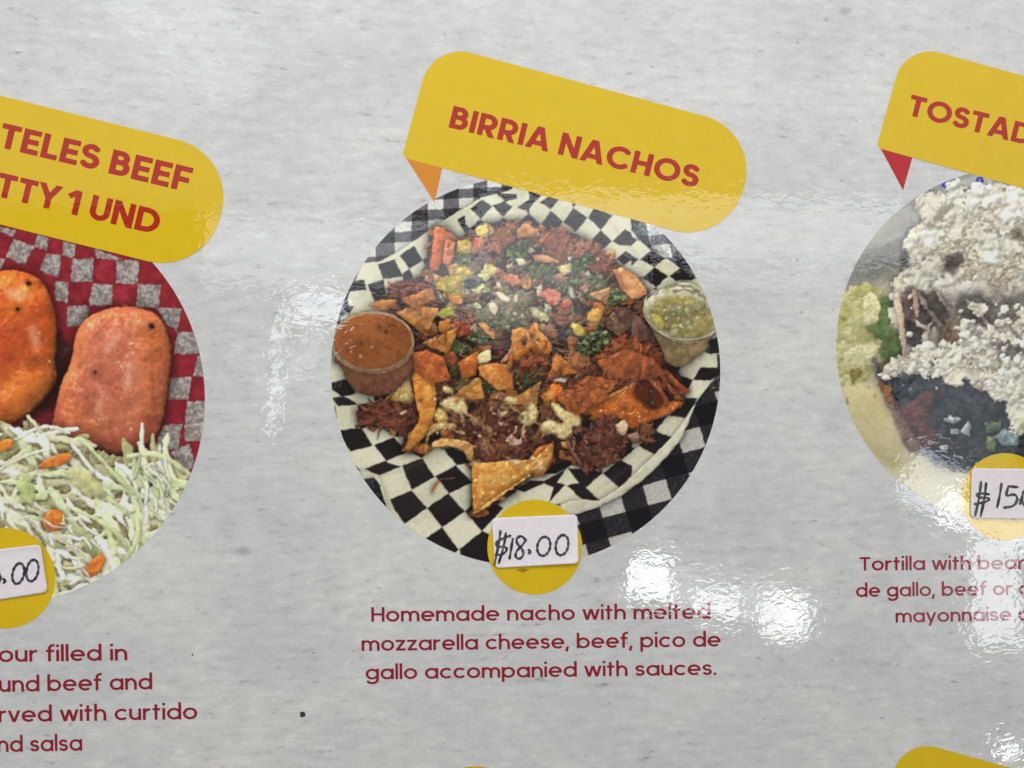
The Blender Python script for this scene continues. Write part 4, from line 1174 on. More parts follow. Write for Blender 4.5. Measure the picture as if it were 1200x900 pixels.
    p.poly(q('h 130,260 250,400 420,450 600,450 720,380 640,540 480,660 400,682 310,640 260,500'), (140, 116, 78), (112, 92, 62), bw=9, relief=.5, bump=.2, fine=.05, edge=.2, ao=.5, aor=5, id=J)
    p.poly(q('h 100,150 140,70 250,0 400,-70 560,-60 680,60 740,220 756,380 600,440 430,455 280,400 160,290'), (176, 164, 120), (206, 198, 170), round=2, bw=4, relief=.4, bump=.2, edge=.15, ao=.35, id=J)
    for S, w in ((q('h 300,-20 400,-45 520,-30 600,20'), 2.2), (q('h 380,10 480,-5 600,40 660,70'), 2.6), (q('h 200,50 240,20 300,-5'), 1.6)):
        p.stroke(S, w, (84, 80, 70), alpha=.7, relief=0, ao=0, soft=1, edge=.8, id=J)
    p.poly(q('h 150,170 250,70 400,40 560,60 690,170 730,290 680,380 560,425 430,420 300,380 180,280'), (162, 146, 90), (138, 122, 68), round=2, bw=8, relief=.3, bump=.35, fine=.025, spec=.15, edge=.6, ao=.2, id=J)
    p.poly(q('h 160,190 260,230 300,310 270,360 190,290'), (186, 168, 84), (170, 148, 66), round=2, bump=.2, ao=.2, id=J)
    p.lumps(q('h 330,110 560,90 660,200 640,330 520,400 360,380 320,260'), 24, (3, 6.5), [(182, 168, 114), (196, 184, 134), (160, 144, 88), (204, 194, 148)], bw=4, ao=.12, relief=.4, soft=1.6, alpha=.8, id=J)
    p.lumps(q('h 200,110 640,90 700,300 300,370'), 30, (.6, 1.2), [(90, 80, 30), (220, 208, 160)], bw=1, ao=.1, id=J)
    for S, w, c, al in ((q('h 130,60 105,150 125,250 200,340 300,405 430,440 580,438 690,390 756,350'), 1.6, (226, 216, 178), .8), (q('h 105,150 100,190 160,300 270,400 420,465 600,455'), 1.3, (206, 190, 140), .7),
                        (q('h 160,110 150,190 210,290 310,370 430,415'), 1.0, (206, 196, 150), .5), (q('h 130,60 220,-10 330,-60 450,-90 560,-70'), 1.2, (222, 216, 200), .7)):
        p.stroke(chain(S), w, c, np.array(c) * .85, bw=1, ao=.12, aor=1.2, edge=.15, alpha=al, id=J)
    return p

def chain(S, n=3):
    """smooth an open polyline"""
    P = np.asarray(S, float)
    for _ in range(n):
        A, B = P[:-1], P[1:]
        P = np.concatenate([P[:1], np.stack([A * .75 + B * .25, A * .25 + B * .75], 1).reshape(-1, 2), P[-1:]])
    return [tuple(v) for v in P]

def pasteles():
    p = Pic(0, 468, 240)
    X, Y = p.X, p.Y
    sp = p.nz(1, X.shape)
    p.col[:] = np.array([142, 30, 40], np.float32) * (1 + .06 * p.nz(3, X.shape) + .03 * sp)[..., None]
    # check of the paper liner, out of frame included
    u = (X - 137.0) / 26.4 + .04 * p.nz(5, X.shape); v = (Y - 305.0) / 26.6 + .05 * (X - 137) / 26 + .03 * p.nz(5, X.shape)
    gr = ((np.floor(u) + np.floor(v)) % 2 == 0) & (X < -5)
    p.col[gr] = (np.array([138, 128, 122]) * (1 + .08 * sp[gr])[:, None])
    G = '''A 0,20 70,35 60,65 0,40|A 60,75 150,105 110,190 25,155|A 165,55 215,70 205,125 150,105|A 280,85 335,100 320,160 275,145|A 205,140 270,145 255,245 175,215|A 320,165 412,160 405,265 310,262|A 515,170 612,172 605,275 505,270
A 245,260 300,265 295,362 240,345|A 405,272 500,275 490,365 395,370|A 605,272 705,278 700,378 598,375|A 300,368 390,370 380,455 290,460|A 690,380 800,378 780,480 730,450|A 780,485 860,485 885,580 765,580|A 750,682 840,685 830,782 740,780
A 868,585 920,600 910,680 850,678|A 825,792 920,790 920,900 808,895|A 420,120 540,165 510,170 420,160|A 255,545 310,555 255,620|A 0,160 20,165 0,210|B 640,95 710,90 700,190 600,190|B 735,0 820,0 800,80 720,70|B 665,200 735,165 765,250 700,290|B 650,290 720,330 700,390 640,370|B 720,95 810,80 800,150 725,160'''
    for t in G.replace('\n', '|').split('|'):
        p.poly(q(t), (164, 153, 144), (122, 108, 102), round=0, bw=2, relief=.2, bump=.12, fine=.06, edge=.5, ao=.08, mixk=2, tilt=.05)
    for t in ('A 440,170 505,175 500,270 415,265', 'A 500,280 600,280 590,370 500,360'):
        p.poly(q(t), (176, 44, 60), (150, 28, 44), round=0, bump=.4, relief=.2, alpha=.6, soft=2, ao=0)
    # shadow between the pastries
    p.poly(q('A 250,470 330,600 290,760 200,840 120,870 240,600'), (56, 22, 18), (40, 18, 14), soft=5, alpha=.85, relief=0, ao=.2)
    PA = dict(round=2, bw=34, relief=.8, bump=.05, bump4=.6, fine=.018, spec=.2, shine=12, edge=.3, ao=.5, aor=5, mixk=4, amb=.26, tilt=.07)
    p.poly([(-150, 400), (-120, 345), (-80, 330), (-50, 350), (-40, 420), (-60, 500), (-130, 500)], (206, 92, 30), (186, 74, 30), id=2, **PA)
    left = [(-30, 330), (0, 315), (32, 318), (53, 331), (66, 365), (68, 404), (64, 422), (69, 447), (50, 471), (27, 494), (0, 500), (-35, 480), (-45, 400)]
    p.poly(left, (236, 116, 36), (204, 80, 26), id=2, **{**PA, 'mixk': 5})
    p.poly([(-30, 380), (30, 372), (40, 410), (10, 440), (-30, 440)], (170, 52, 30), (196, 70, 24), alpha=.55, soft=12, relief=0, bump=.4, ao=0, id=2)
    p.ell(45, 422, 13, 7, (150, 66, 30), (120, 50, 30), alpha=.6, soft=5, relief=0, bump=.6, spec=.2, ao=0, id=2)
    right = [(88, 388), (107, 367), (144, 357), (181, 364), (197, 385), (203, 420), (197, 463), (192, 500), (171, 530), (141, 537), (111, 526), (75, 523), (60, 511), (62, 488), (72, 447), (84, 425)]
    p.poly(right, (222, 118, 62), (186, 84, 54), id=3, **{**PA, 'mixk': 5})
    p.poly([(108, 378), (150, 372), (165, 400), (168, 470), (150, 515), (110, 505), (92, 450), (92, 410)], (202, 110, 84), (178, 84, 66), alpha=.6, soft=10, relief=0, bump=.12, bump4=.5, spec=.2, fine=.02, ao=0, id=3)
    p.stroke(chain([(180, 384), (176, 420), (181, 460), (176, 500)]), 3.4, (140, 54, 28), alpha=.38, soft=3.2, relief=0, ao=0, id=3)
    p.poly([(150, 374), (190, 380), (196, 420), (186, 430), (170, 400)], (196, 100, 44), (176, 78, 30), alpha=.6, soft=5, bump=.8, relief=0, ao=0, id=3)
    for P_, k in ((left, 2), (right, 3)):
        p.lumps(P_, 150, (1.0, 3.4), [(236, 140, 80), (180, 74, 36), (206, 106, 56), (160, 64, 36)], bw=2.4, ao=.04, relief=.5, spec=.3, alpha=.32, soft=1.4, id=k)
    for (x, y, r, k) in ((33.5, 332, 2.8, 2), (21, 362, 2.0, 2), (177, 382, 3.0, 3), (112, 436, 2, 3)):
        p.ell(x, y, r, r * .9, (44, 16, 10), relief=.2, soft=1.2, ao=.3, id=k)
    for (x, y) in ((47, 390), (138, 427), (152, 415), (90, 456), (150, 500), (60, 425), (120, 490), (156, 402)):
        p.lumps([(x - 5, y - 3), (x + 5, y - 3), (x + 5, y + 3), (x - 5, y + 3)], 5, (.7, 1.4), [(248, 196, 160)], bw=1, ao=0, spec=.4, alpha=.55, id=3 if x > 70 else 2)
    for (x, y, rx, ry, a, k) in ((132, 402, 14, 4, -.9, 3), (150, 440, 5, 16, .1, 3), (118, 470, 4, 14, .2, 3), (20, 345, 14, 5, .2, 2), (40, 395, 5, 14, -.2, 2), (160, 378, 10, 3, .2, 3)):
        p.ell(x, y, rx, ry, (255, 206, 170), (246, 184, 146), a=a, alpha=.42, soft=5, relief=0, bump=.2, ao=0, edge=1.5, id=k)
    # slaw
    SL = q('B -900,120 -60,110 0,100 60,140 110,70 150,90 200,110 270,125 250,150 330,150 400,205 500,220 560,200 640,215 740,280 720,335 690,350 700,420 660,480 760,520 700,700 300,900 -300,950 -900,800')
    PAL = [(236, 232, 204), (228, 226, 188), (216, 220, 168), (242, 238, 218), (208, 214, 150), (232, 226, 196), (230, 222, 178)]
    SLk = dict(bw=2.6, relief=.7, bump=.15, fine=.02, spec=.10, edge=.5, ao=.16, aor=1.8, amb=.66, id=4, soft=.8)
    p.poly(SL, (160, 148, 100), (120, 108, 70), bw=8, relief=.5, bump=1.0, edge=2, ao=.5, aor=5, id=4)
    fd = Field(p, SL)
    fd.scatter_strands(330, (28, 66), (7, 13), [(196, 190, 140), (176, 170, 114), (206, 198, 154)], (0, 3), ang=.5, spread=1.1, curl=.4, vary=.08)
    fd.scatter_strands(230, (30, 74), (5.5, 11), PAL, (3, 8), ang=.45, spread=1.0, curl=.4, vary=.06)
    fd.scatter_strands(30, (22, 50), (5, 9), PAL, (3, 7), ang=1.2, spread=.5, curl=.4, vary=.06, P=q('B 480,230 640,220 700,400 640,500 560,600 480,500'))
    fd.flush(4, amb=.76, ao=.6, aok=5, spec=.08, bump=.7, fine=.015, smooth=3)
    for t, w in (('B 500,215 590,200 660,225 740,285', 9), ('B 320,150 380,210 450,290 520,360', 8), ('B 250,290 330,300 400,360 490,430', 9), ('B 60,150 130,110 200,95 270,125', 7), ('B 110,60 140,95 160,120', 7),
                 ('B 80,300 100,370 150,420 230,440', 8), ('B 0,270 80,220 170,190', 5), ('B 290,420 380,460 470,520 500,580', 8), ('B 560,350 620,390 670,440', 7), ('B 520,380 545,460 530,560 480,640', 9), ('B 625,240 650,300 640,360', 5)):
        S = chain(q(t)); c = np.array(random.Random(len(t)).choice(PAL))
        p.stroke(S, w / 1.6, c, c * .92, **{**SLk, 'bw': 3.2})
    for t, c in (('B 60,300 110,270 140,360 130,420 80,380', (196, 206, 120)), ('B 280,470 340,500 400,590 340,600', (196, 202, 120)), ('B 250,260 330,250 400,330 420,390 300,360', (214, 204, 134))):
        p.poly(q(t), c, np.array(c) * .86, round=2, alpha=.8, **{**SLk, 'bw': 6})
    for t in ('B -40,165 60,140 50,185 0,200', 'B 130,265 200,210 290,205 270,240 180,265', 'B 165,460 200,415 260,440 262,490 205,515 170,490', 'B 320,680 330,650 400,580 415,640 370,690', 'B -300,330 -200,300 -210,350'):
        p.poly(q(t), (232, 130, 34), (206, 100, 40), round=2, bw=5, relief=.6, bump=.2, spec=.15, edge=.5, ao=.35, id=4)
    fd = Field(p, q('B 100,430 330,470 400,600 300,680 150,560')); fd.scatter_strands(22, (10, 30), (2, 4.5), PAL, (0, 3), ang=.5, spread=.9, curl=.6); fd.flush(4, amb=.6, ao=.4, spec=.04)
    p.lumps(q('B 560,280 620,270 640,330 590,340'), 6, (2, 4), [(60, 44, 44), (90, 80, 76)], spec=.2, id=0)
    fd = Field(p, q('B 540,240 700,260 690,420 600,480')); fd.scatter_strands(20, (14, 34), (2.5, 5), PAL, (0, 3), ang=1.2, spread=.7, curl=.6); fd.flush(4, amb=.6, ao=.4, spec=.04)
    return p

def tostada():
    p = Pic(1188, 405, 208)
    X, Y = p.X, p.Y
    # grey-white plate, inside curve and rim
    g = np.clip((Y - 230) / 150, 0, 1)[..., None]
    p.col[:] = np.array([146, 143, 138], np.float32) * (1 - g) + np.array([192, 180, 144], np.float32) * g
    p.col *= (1 + .02 * p.nz(1, X.shape) + .03 * p.nz(5, X.shape))[..., None]
    p.poly(q('C 60,480 200,370 400,290 560,230 480,330 380,430 330,500 200,540 80,560'), (108, 105, 100), (126, 121, 114), round=2, relief=0, soft=9, alpha=.9, ao=0, mixk=5)
    p.poly(q('C 250,350 380,285 520,180 560,200 420,310 260,370'), (196, 192, 182), (184, 178, 166), round=2, relief=0, soft=5, alpha=.7, ao=0)
    p.poly(q('C 460,200 560,110 700,60 960,60 960,130 700,110 540,150'), (206, 202, 192), (190, 186, 176), round=1, relief=.1, soft=4, alpha=.8, ao=0)
    for (x, y) in ((1109, 216.5), (1148, 211.5), (1092, 222), (1128, 203), (1166, 209)):
        big = x in (1109, 1148)
        for k in range(5):
            a = k * 1.257 + .3
            p.ell(x + 3.1 * math.cos(a), y + 2.3 * math.sin(a), 2.4 if big else 1.2, 1.9 if big else .9, (58, 58, 176) if big else (84, 84, 72), (40, 40, 140) if big else (70, 80, 60), relief=0, ao=0, edge=.4)
        if big: p.ell(x, y, 1.3, 1.1, (170, 190, 226), relief=0, ao=0)
    # lettuce at the left, sauce-stained plate below
    p.poly(q('C 60,620 130,560 200,530 270,560 310,640 300,800 330,880 250,900 D 250,60 200,160 110,250 60,100'), (198, 188, 126), (182, 172, 104), bw=10, relief=.3, bump=.6, edge=1.5, ao=.15, soft=1.5, id=2)
    for t, c in (('C 90,600 200,545 260,590 230,660 120,690', (206, 200, 128)), ('C 80,700 180,640 230,720 220,800 100,800', (212, 206, 142)), ('C 90,820 200,780 290,820 270,900 120,900', (216, 206, 156)), ('C 130,560 220,540 260,560 180,600', (178, 176, 84)),
                 ('C 80,650 140,640 120,720 80,740', (184, 178, 92)), ('C 160,740 230,740 240,790 170,800', (186, 178, 100)), ('D 90,40 180,20 230,80 140,110', (206, 194, 136))):
        p.poly(q(t), c, np.array(c) * .86, round=2, bw=8, relief=.3, bump=.5, edge=1.6, soft=3.2, alpha=.8, ao=.1, mixk=3, id=2)
    p.strands(q('C 90,600 230,560 280,680 260,880 90,880'), 12, (8, 20), (1, 2), [(226, 218, 170), (170, 164, 84)], curl=.6, alpha=.5, soft=1.5, ao=.05, id=2)
    p.poly(q('D 90,150 200,150 260,160 330,300 370,420 340,540 250,480 130,330'), (192, 176, 126), (180, 163, 114), round=2, bw=12, relief=.15, bump=.03, fine=.015, soft=5, ao=0, mixk=5, id=0)
    for t in ('D 130,90 180,70 190,120 150,155', 'D 110,215 130,210 125,240', 'D 215,160 225,160 222,172', 'D 240,195 252,200 245,212', 'C 95,680 115,690 100,700'):
        p.poly(q(t), (112, 100, 50), (140, 124, 70), soft=1.6, relief=0, ao=0, id=2)
    lf = q('C 270,590 320,600 330,680 300,720 345,760 370,850 300,890 260,840 270,790 210,730 250,700 250,640')
    p.poly(lf, (104, 122, 70), (80, 100, 56), round=0, bw=4, relief=.4, bump=.4, edge=1.0, ao=.3, id=2)
    p.poly(q('C 200,580 240,560 270,640 250,700 200,720 190,650'), (222, 212, 160), (206, 196, 140), bump=.4, relief=.3, ao=.1, id=2)
    # dark beans, meat and tomato under the cheese
    p.poly(q('D 235,30 300,100 480,110 700,60 960,60 960,520 640,540 500,500 470,440 380,370 310,230 260,130'), (72, 70, 72), (52, 54, 60), bw=8, relief=.3, bump=.6, spec=.08, edge=1.2, ao=.25, soft=2.5, id=1)
    p.poly(q('D 300,210 340,240 440,410 480,470 380,440 330,300 290,230'), (128, 98, 86), (104, 82, 74), bump=.5, soft=2.5, ao=.2, id=1)
    p.poly(q('D 250,140 320,160 350,240 300,230'), (150, 90, 52), (110, 70, 46), bump=.5, ao=.2, id=1)
    p.poly(q('D 400,230 480,180 540,190 560,260 500,320 530,420 480,440 420,370 350,260'), (106, 66, 62), (86, 56, 54), bw=6, bump=.5, spec=.04, ao=.15, soft=3, id=1)
    p.lumps(q('D 320,130 440,120 430,200 340,230'), 16, (2, 6), [(40, 50, 48), (70, 84, 80), (24, 30, 32)], spec=.5, id=1)
    p.lumps(q('D 480,170 800,180 820,280 720,430 560,460 500,330'), 40, (5, 11), [(62, 70, 74), (52, 58, 66), (70, 80, 80), (58, 62, 62), (80, 88, 84)], spec=.05, soft=2.5, alpha=.7, relief=.3, ao=.1, id=1)
    for t, c in (('D 550,300 600,292 625,305 600,322 560,318', (170, 174, 172)), ('D 570,345 610,335 620,370 580,372', (160, 166, 166)), ('D 620,350 650,310 670,340 665,378 635,372', (170, 174, 176)), ('D 520,425 560,415 570,435 540,445', (190, 176, 170)),
                 ('D 760,380 820,345 890,360 870,420 800,420', (128, 142, 142)), ('D 505,165 525,160 520,180', (190, 190, 186)), ('D 720,320 800,310 800,350 740,370', (84, 100, 78)), ('D 730,380 770,380 780,450 730,440', (110, 124, 84))):
        p.poly(q(t), c, np.array(c) * .8, bump=.4, spec=.2, ao=.3, id=1)
    # heap of crumbled cheese
    CZ = q('C 395,300 470,245 480,190 560,135 700,110 900,90 1500,100 1600,800 1300,900 960,880 D 960,320 880,320 830,240 780,200 700,180 640,120 560,100 480,120 380,95 290,125 260,110 300,60 340,40 370,30 C 370,840 340,680 320,590 320,520 390,450')
    p.poly(CZ, (200, 188, 164), (170, 156, 132), bw=10, relief=.6, bump=1.0, edge=1.6, ao=.45, aor=4, id=3)
    CP = [(224, 215, 194), (214, 204, 182), (230, 223, 206), (206, 195, 172), (220, 209, 182)]
    CK = dict(bw=4.2, relief=0.85, bump=.42, fine=.03, spec=.03, edge=1.1, ao=.13, aor=2.0, amb=.62, id=3, soft=.9)
    fd = Field(p, CZ)
    dome = lambda x, y: 9 * math.exp(-((x - 1170) / 70) ** 2 - ((y - 300) / 70) ** 2)
    crumb = lambda p_, sh: 4.2 * np.abs(p_.nz(4, sh)) + 1.7 * np.abs(p_.nz(3, sh)) + .3 * np.abs(p_.nz(2, sh))
    crumb2 = lambda p_, sh: 1.6 * np.abs(p_.nz(3, sh)) + .4 * np.abs(p_.nz(2, sh))
    for (x, y) in p.spots(CZ, 210):
        r = p.rnd.uniform(8, 17); fd.lump(x, y, r, r * p.rnd.uniform(.7, 1), p.rnd.uniform(0, 3.1), p.rnd.uniform(0, 2.5), np.array(p.rnd.choice(CP)), .25, .2)
    for (x, y) in p.spots(CZ, 420):
        r = p.rnd.uniform(2.0, 7); fd.lump(x, y, r, r * p.rnd.uniform(.65, 1), p.rnd.uniform(0, 3.1), p.rnd.uniform(1, 4), np.array(p.rnd.choice(CP)) * p.rnd.uniform(.96, 1.03), .5, .22)
    fd.flush(3, amb=.70, ao=.40, aok=9, spec=.0, bump=.15, fine=.02, smooth=3, extra=crumb)
    for t, al in (('C 330,560 600,540 960,520 960,760 700,780 560,860 380,860', .42), ('C 400,400 560,380 640,440 520,520 400,520', .2), ('C 640,260 760,240 800,360 700,420', .12)):
        p.poly(q(t), (104, 98, 94), (120, 110, 102), round=2, alpha=al, soft=14, relief=0, bump=.1, ao=0, edge=3, id=3)
    # hollows where beans and the folded tortilla show
    for t, c in (('C 360,410 390,400 395,460 365,470', (44, 36, 34)), ('C 550,420 630,390 640,430 580,490 545,470', (60, 52, 48)), ('C 370,560 420,560 420,690 390,760 360,680', (96, 62, 58)), ('C 430,560 520,570 590,650 540,720 460,720 420,640', (66, 58, 54)),
                 ('C 380,700 470,720 470,800 420,840 380,780', (52, 48, 48)), ('C 450,800 520,820 520,880 460,880', (70, 62, 56)), ('C 600,620 700,560 760,640 700,720 620,690', (92, 86, 82)), ('C 520,740 600,680 640,760 600,820 520,790', (136, 104, 82)),
                 ('C 850,290 890,300 890,340 860,330', (110, 90, 62)), ('D 480,0 560,10 520,50 470,40', (88, 78, 68)), ('C 640,680 780,600 960,560 960,640 760,740', (110, 100, 92)), ('C 760,800 960,740 960,820 800,880', (120, 114, 108))):
        p.poly(q(t), c, np.array(c) * .7, bw=4, relief=.3, bump=.8, edge=1.8, ao=.12, soft=3.6, alpha=.72, spec=.03, id=3)
    p.poly(q('C 325,590 350,565 372,680 385,830 370,860 345,700'), (206, 182, 152), (186, 160, 132), bw=3, relief=.8, id=3)
    p.poly(q('C 405,560 430,560 440,640 430,690 415,640'), (190, 164, 142), (170, 140, 122), bw=2.5, relief=.8, id=3)
    p.poly(q('C 420,690 470,720 500,700 480,740 430,720'), (190, 174, 160), bw=2.5, id=3)
    for S, w, c in (('C 440,580 470,640 520,700 560,760', 5, (150, 130, 116)), ('C 520,580 560,640 620,690', 4, (166, 146, 128)), ('C 480,740 450,800 470,860', 6, (186, 166, 142)), ('C 560,720 540,780 500,830', 4, (140, 112, 92)), ('C 640,600 700,660 740,720', 4, (150, 140, 132))):
        p.stroke(chain(q(S)), w, c, np.array(c) * .8, bw=3, relief=.6, bump=.3, edge=1.0, soft=1.3, ao=.3, id=3)
    fd = Field(p, q('C 620,640 960,600 960,900 D 900,200 700,180 C 640,880')); fd.scatter_lumps(170, (2, 6), CP, (0, 3), k=.5, rag=.2, e=(.65, 1)); fd.flush(3, amb=.68, ao=.38, aok=6, spec=0, bump=.2, fine=.02, halo=.1, smooth=2, extra=crumb2)
    fd = Field(p, q('C 450,800 620,780 700,860 D 520,110 380,95 290,125 270,100 330,50')); fd.scatter_lumps(80, (3, 6.5), CP, (0, 3), k=.5, rag=.2, e=(.65, 1)); fd.flush(3, amb=.68, ao=.38, aok=6, spec=0, bump=.2, fine=.02, halo=.1, smooth=2, extra=crumb2)
    fd = Field(p, q('C 360,560 600,560 620,800 400,860')); fd.scatter_lumps(9, (1.5, 4), CP, (0, 3), k=.5, rag=.2, e=(.65, 1)); fd.flush(3, amb=.68, ao=.38, aok=6, spec=0, bump=.2, fine=.02, halo=.1, smooth=2, extra=crumb2)
    fd = Field(p, q('D 690,130 820,180 880,260 960,300 960,200 760,90')); fd.scatter_lumps(34, (2.5, 6), CP, (0, 3), k=.5, rag=.2, e=(.65, 1)); fd.flush(3, amb=.68, ao=.38, aok=6, spec=0, bump=.2, fine=.02, halo=.1, smooth=2, extra=crumb2)
    return p

nachos().build('dish_photo', ['tablecloth', 'paper_liner', 'nacho_pile', 'sauce_cup', 'sauce_cup'], 2, label='round photo of loaded nachos on black and white checked paper',
               warp={0: .25, 1: .25, 2: .28, 3: .15, 4: .2}, grade=(1.0, 1.0, .98), sat=.92)
pasteles().build('dish_photo', ['paper_liner', '', 'fried_pastry', 'fried_pastry', 'cabbage_slaw'], 2, label='round photo of orange fried pastries and slaw on red checked paper',
                 warp={0: .4, 2: 0, 3: 0, 4: .3})
tostada().build('dish_photo', ['plate', 'bean_filling', 'lettuce', 'crumbled_cheese'], 2, label='round photo of a tostada heaped with white crumbled cheese',
                warp={0: .2, 1: 1.0, 2: .8, 3: .4})
# ------------------------------------------------------------------ banners, price discs, captions
def banner(cx, cy, ang, sc, tail=None, tail_mat=None, length=396):
    """speech-bubble title plate; (cx,cy) is its lower left corner, sc its size against the nacho one"""
    W, H = length * sc, 139 * sc
    rs = [(0, 0, 7 * sc), (W, 0, 67 * sc), (W, -H, 66 * sc), (0, -H, 46 * sc)]
    cs = [(rs[0][2], -rs[0][2], 180, 90), (W - rs[1][2], -rs[1][2], 90, 0), (W - rs[2][2], -H + rs[2][2], 0, -90), (rs[3][2], -H + rs[3][2], 270, 180)]
    P = []
    ca, sa = math.cos(R(ang)), math.sin(R(ang))
    for (x, y, a0, a1), (_, _, r) in zip(cs, rs):
        for i in range(17):
            a = R(a0 + (a1 - a0) * i / 16)
            u, v = x + r * math.cos(a), y + r * math.sin(a)
            P.append((cx + u * ca - v * sa, cy + u * sa + v * ca))
    o = sheet('title_banner', P, 4, M_YELLOW, board)
    if tail:
        sheet('banner_tail', tail, 3, tail_mat, o)
    return o

b = banner(471, 184.2, 15.1, 1.0, [(475, 184), (519, 194), (509.3, 237)], M_ORANGE)
text_line('title_text', 'BIRRIA NACHOS', 525.5, 149.3, 815.5, 220.5, 26.2, 'caps', .215, .09, M_TITLE, 5, b)
b = banner(163.6 - 338 * .970, 304.4 - 338 * .242 - .6, 14.0, 1.055)
text_line('title_text', 'TELES BEEF', -2.5, 172.2, 220.3, 225.4, 29.0, 'caps', .215, .09, M_TITLE, 5, b, lead='PAS')
text_line('title_text', 'TTY 1 UND', -6.0, 229.8, 184.0, 275.0, 28.6, 'caps', .215, .085, M_TITLE, 5, b, lead='PA')
b = banner(1027, 173, 15.5, .914, [(1031.5, 173.2), (1069.5, 183.0), (1058.2, 222.8)], M_REDTAIL)
text_line('title_text', 'TOSTADA', 1062.3, 134.6, 1234.5, 177.9, 24.6, 'caps', .215, .09, M_TITLE, 5, b)
banner(1025, 984, 15.5, .89); banner(489, 1019, 15.1, .98)

def ring(cx, cy, r, n=72):
    return [(cx + r * math.cos(2 * math.pi * i / n), cy + r * math.sin(2 * math.pi * i / n)) for i in range(n)]
for cx, cy, r in ((626.7, 641.2, 55.6), (5.9, 677.6, 59.0), (1177.5, 582, 51.0)):
    sheet('price_disc', ring(cx, cy, r), 3, M_YELLOW, board)

def cap(text, x0, y0, x1, y1, h, lead=''):
    text_line('caption_line', text, x0, y0, x1, y1, h, 'low', .148, .085, M_TEXT, 3, board, lead)
cap('Homemade nacho with melted', 435.2, 728.6, 832.5, 725.0, 17.2)
cap('mozzarella cheese, beef, pico de', 423.8, 762.9, 844.5, 757.6, 17.2)
cap('gallo accompanied with sauces.', 428.5, 796.3, 839.5, 790.8, 17.2)
cap('our filled in', -1.5, 775.8, 149.3, 773.8, 18.6, lead='fl')
cap('und beef and', -1.0, 811.0, 178.6, 807.8, 18.6, lead='gro')
cap('rved with curtido', -1.5, 846.4, 231.3, 842.6, 18.6, lead='se')
cap('nd salsa', -2.5, 881.4, 96.5, 879.6, 18.6, lead='a')
cap('Tortilla with bean', 1007.3, 668.6, 1205.0, 667.0, 15.8)
cap('de gallo, beef or c', 1003.2, 699.6, 1206.0, 697.0, 15.8)
cap('mayonnaise a', 1049.5, 729.6, 1207.0, 727.0, 15.8)

# dark specks in the printed stone that stand out singly
def speck(cx, cy, rx, ry, seed, a=0.0):
    rr = random.Random(seed)
    P = []
    for i in range(18):
        t = i * 2 * math.pi / 18; k = rr.uniform(.72, 1.15)
        u, v = rx * k * math.cos(t), ry * k * math.sin(t)
        P.append((cx + u * math.cos(a) - v * math.sin(a), cy + u * math.sin(a) + v * math.cos(a)))
    sheet('speck', P, 1, M_SPECK, board)
sheet('scuff', [(606, 667.5), (614, 666), (621, 667.5), (617, 669), (613, 671.5), (609, 669.5)], 4, M_SCUFF, board)
speck(354.6, 837.2, 3.6, 3.8, 1); speck(225.6, 767.4, 1.0, 1.2, 2); speck(367.5, 765, .9, .9, 3)

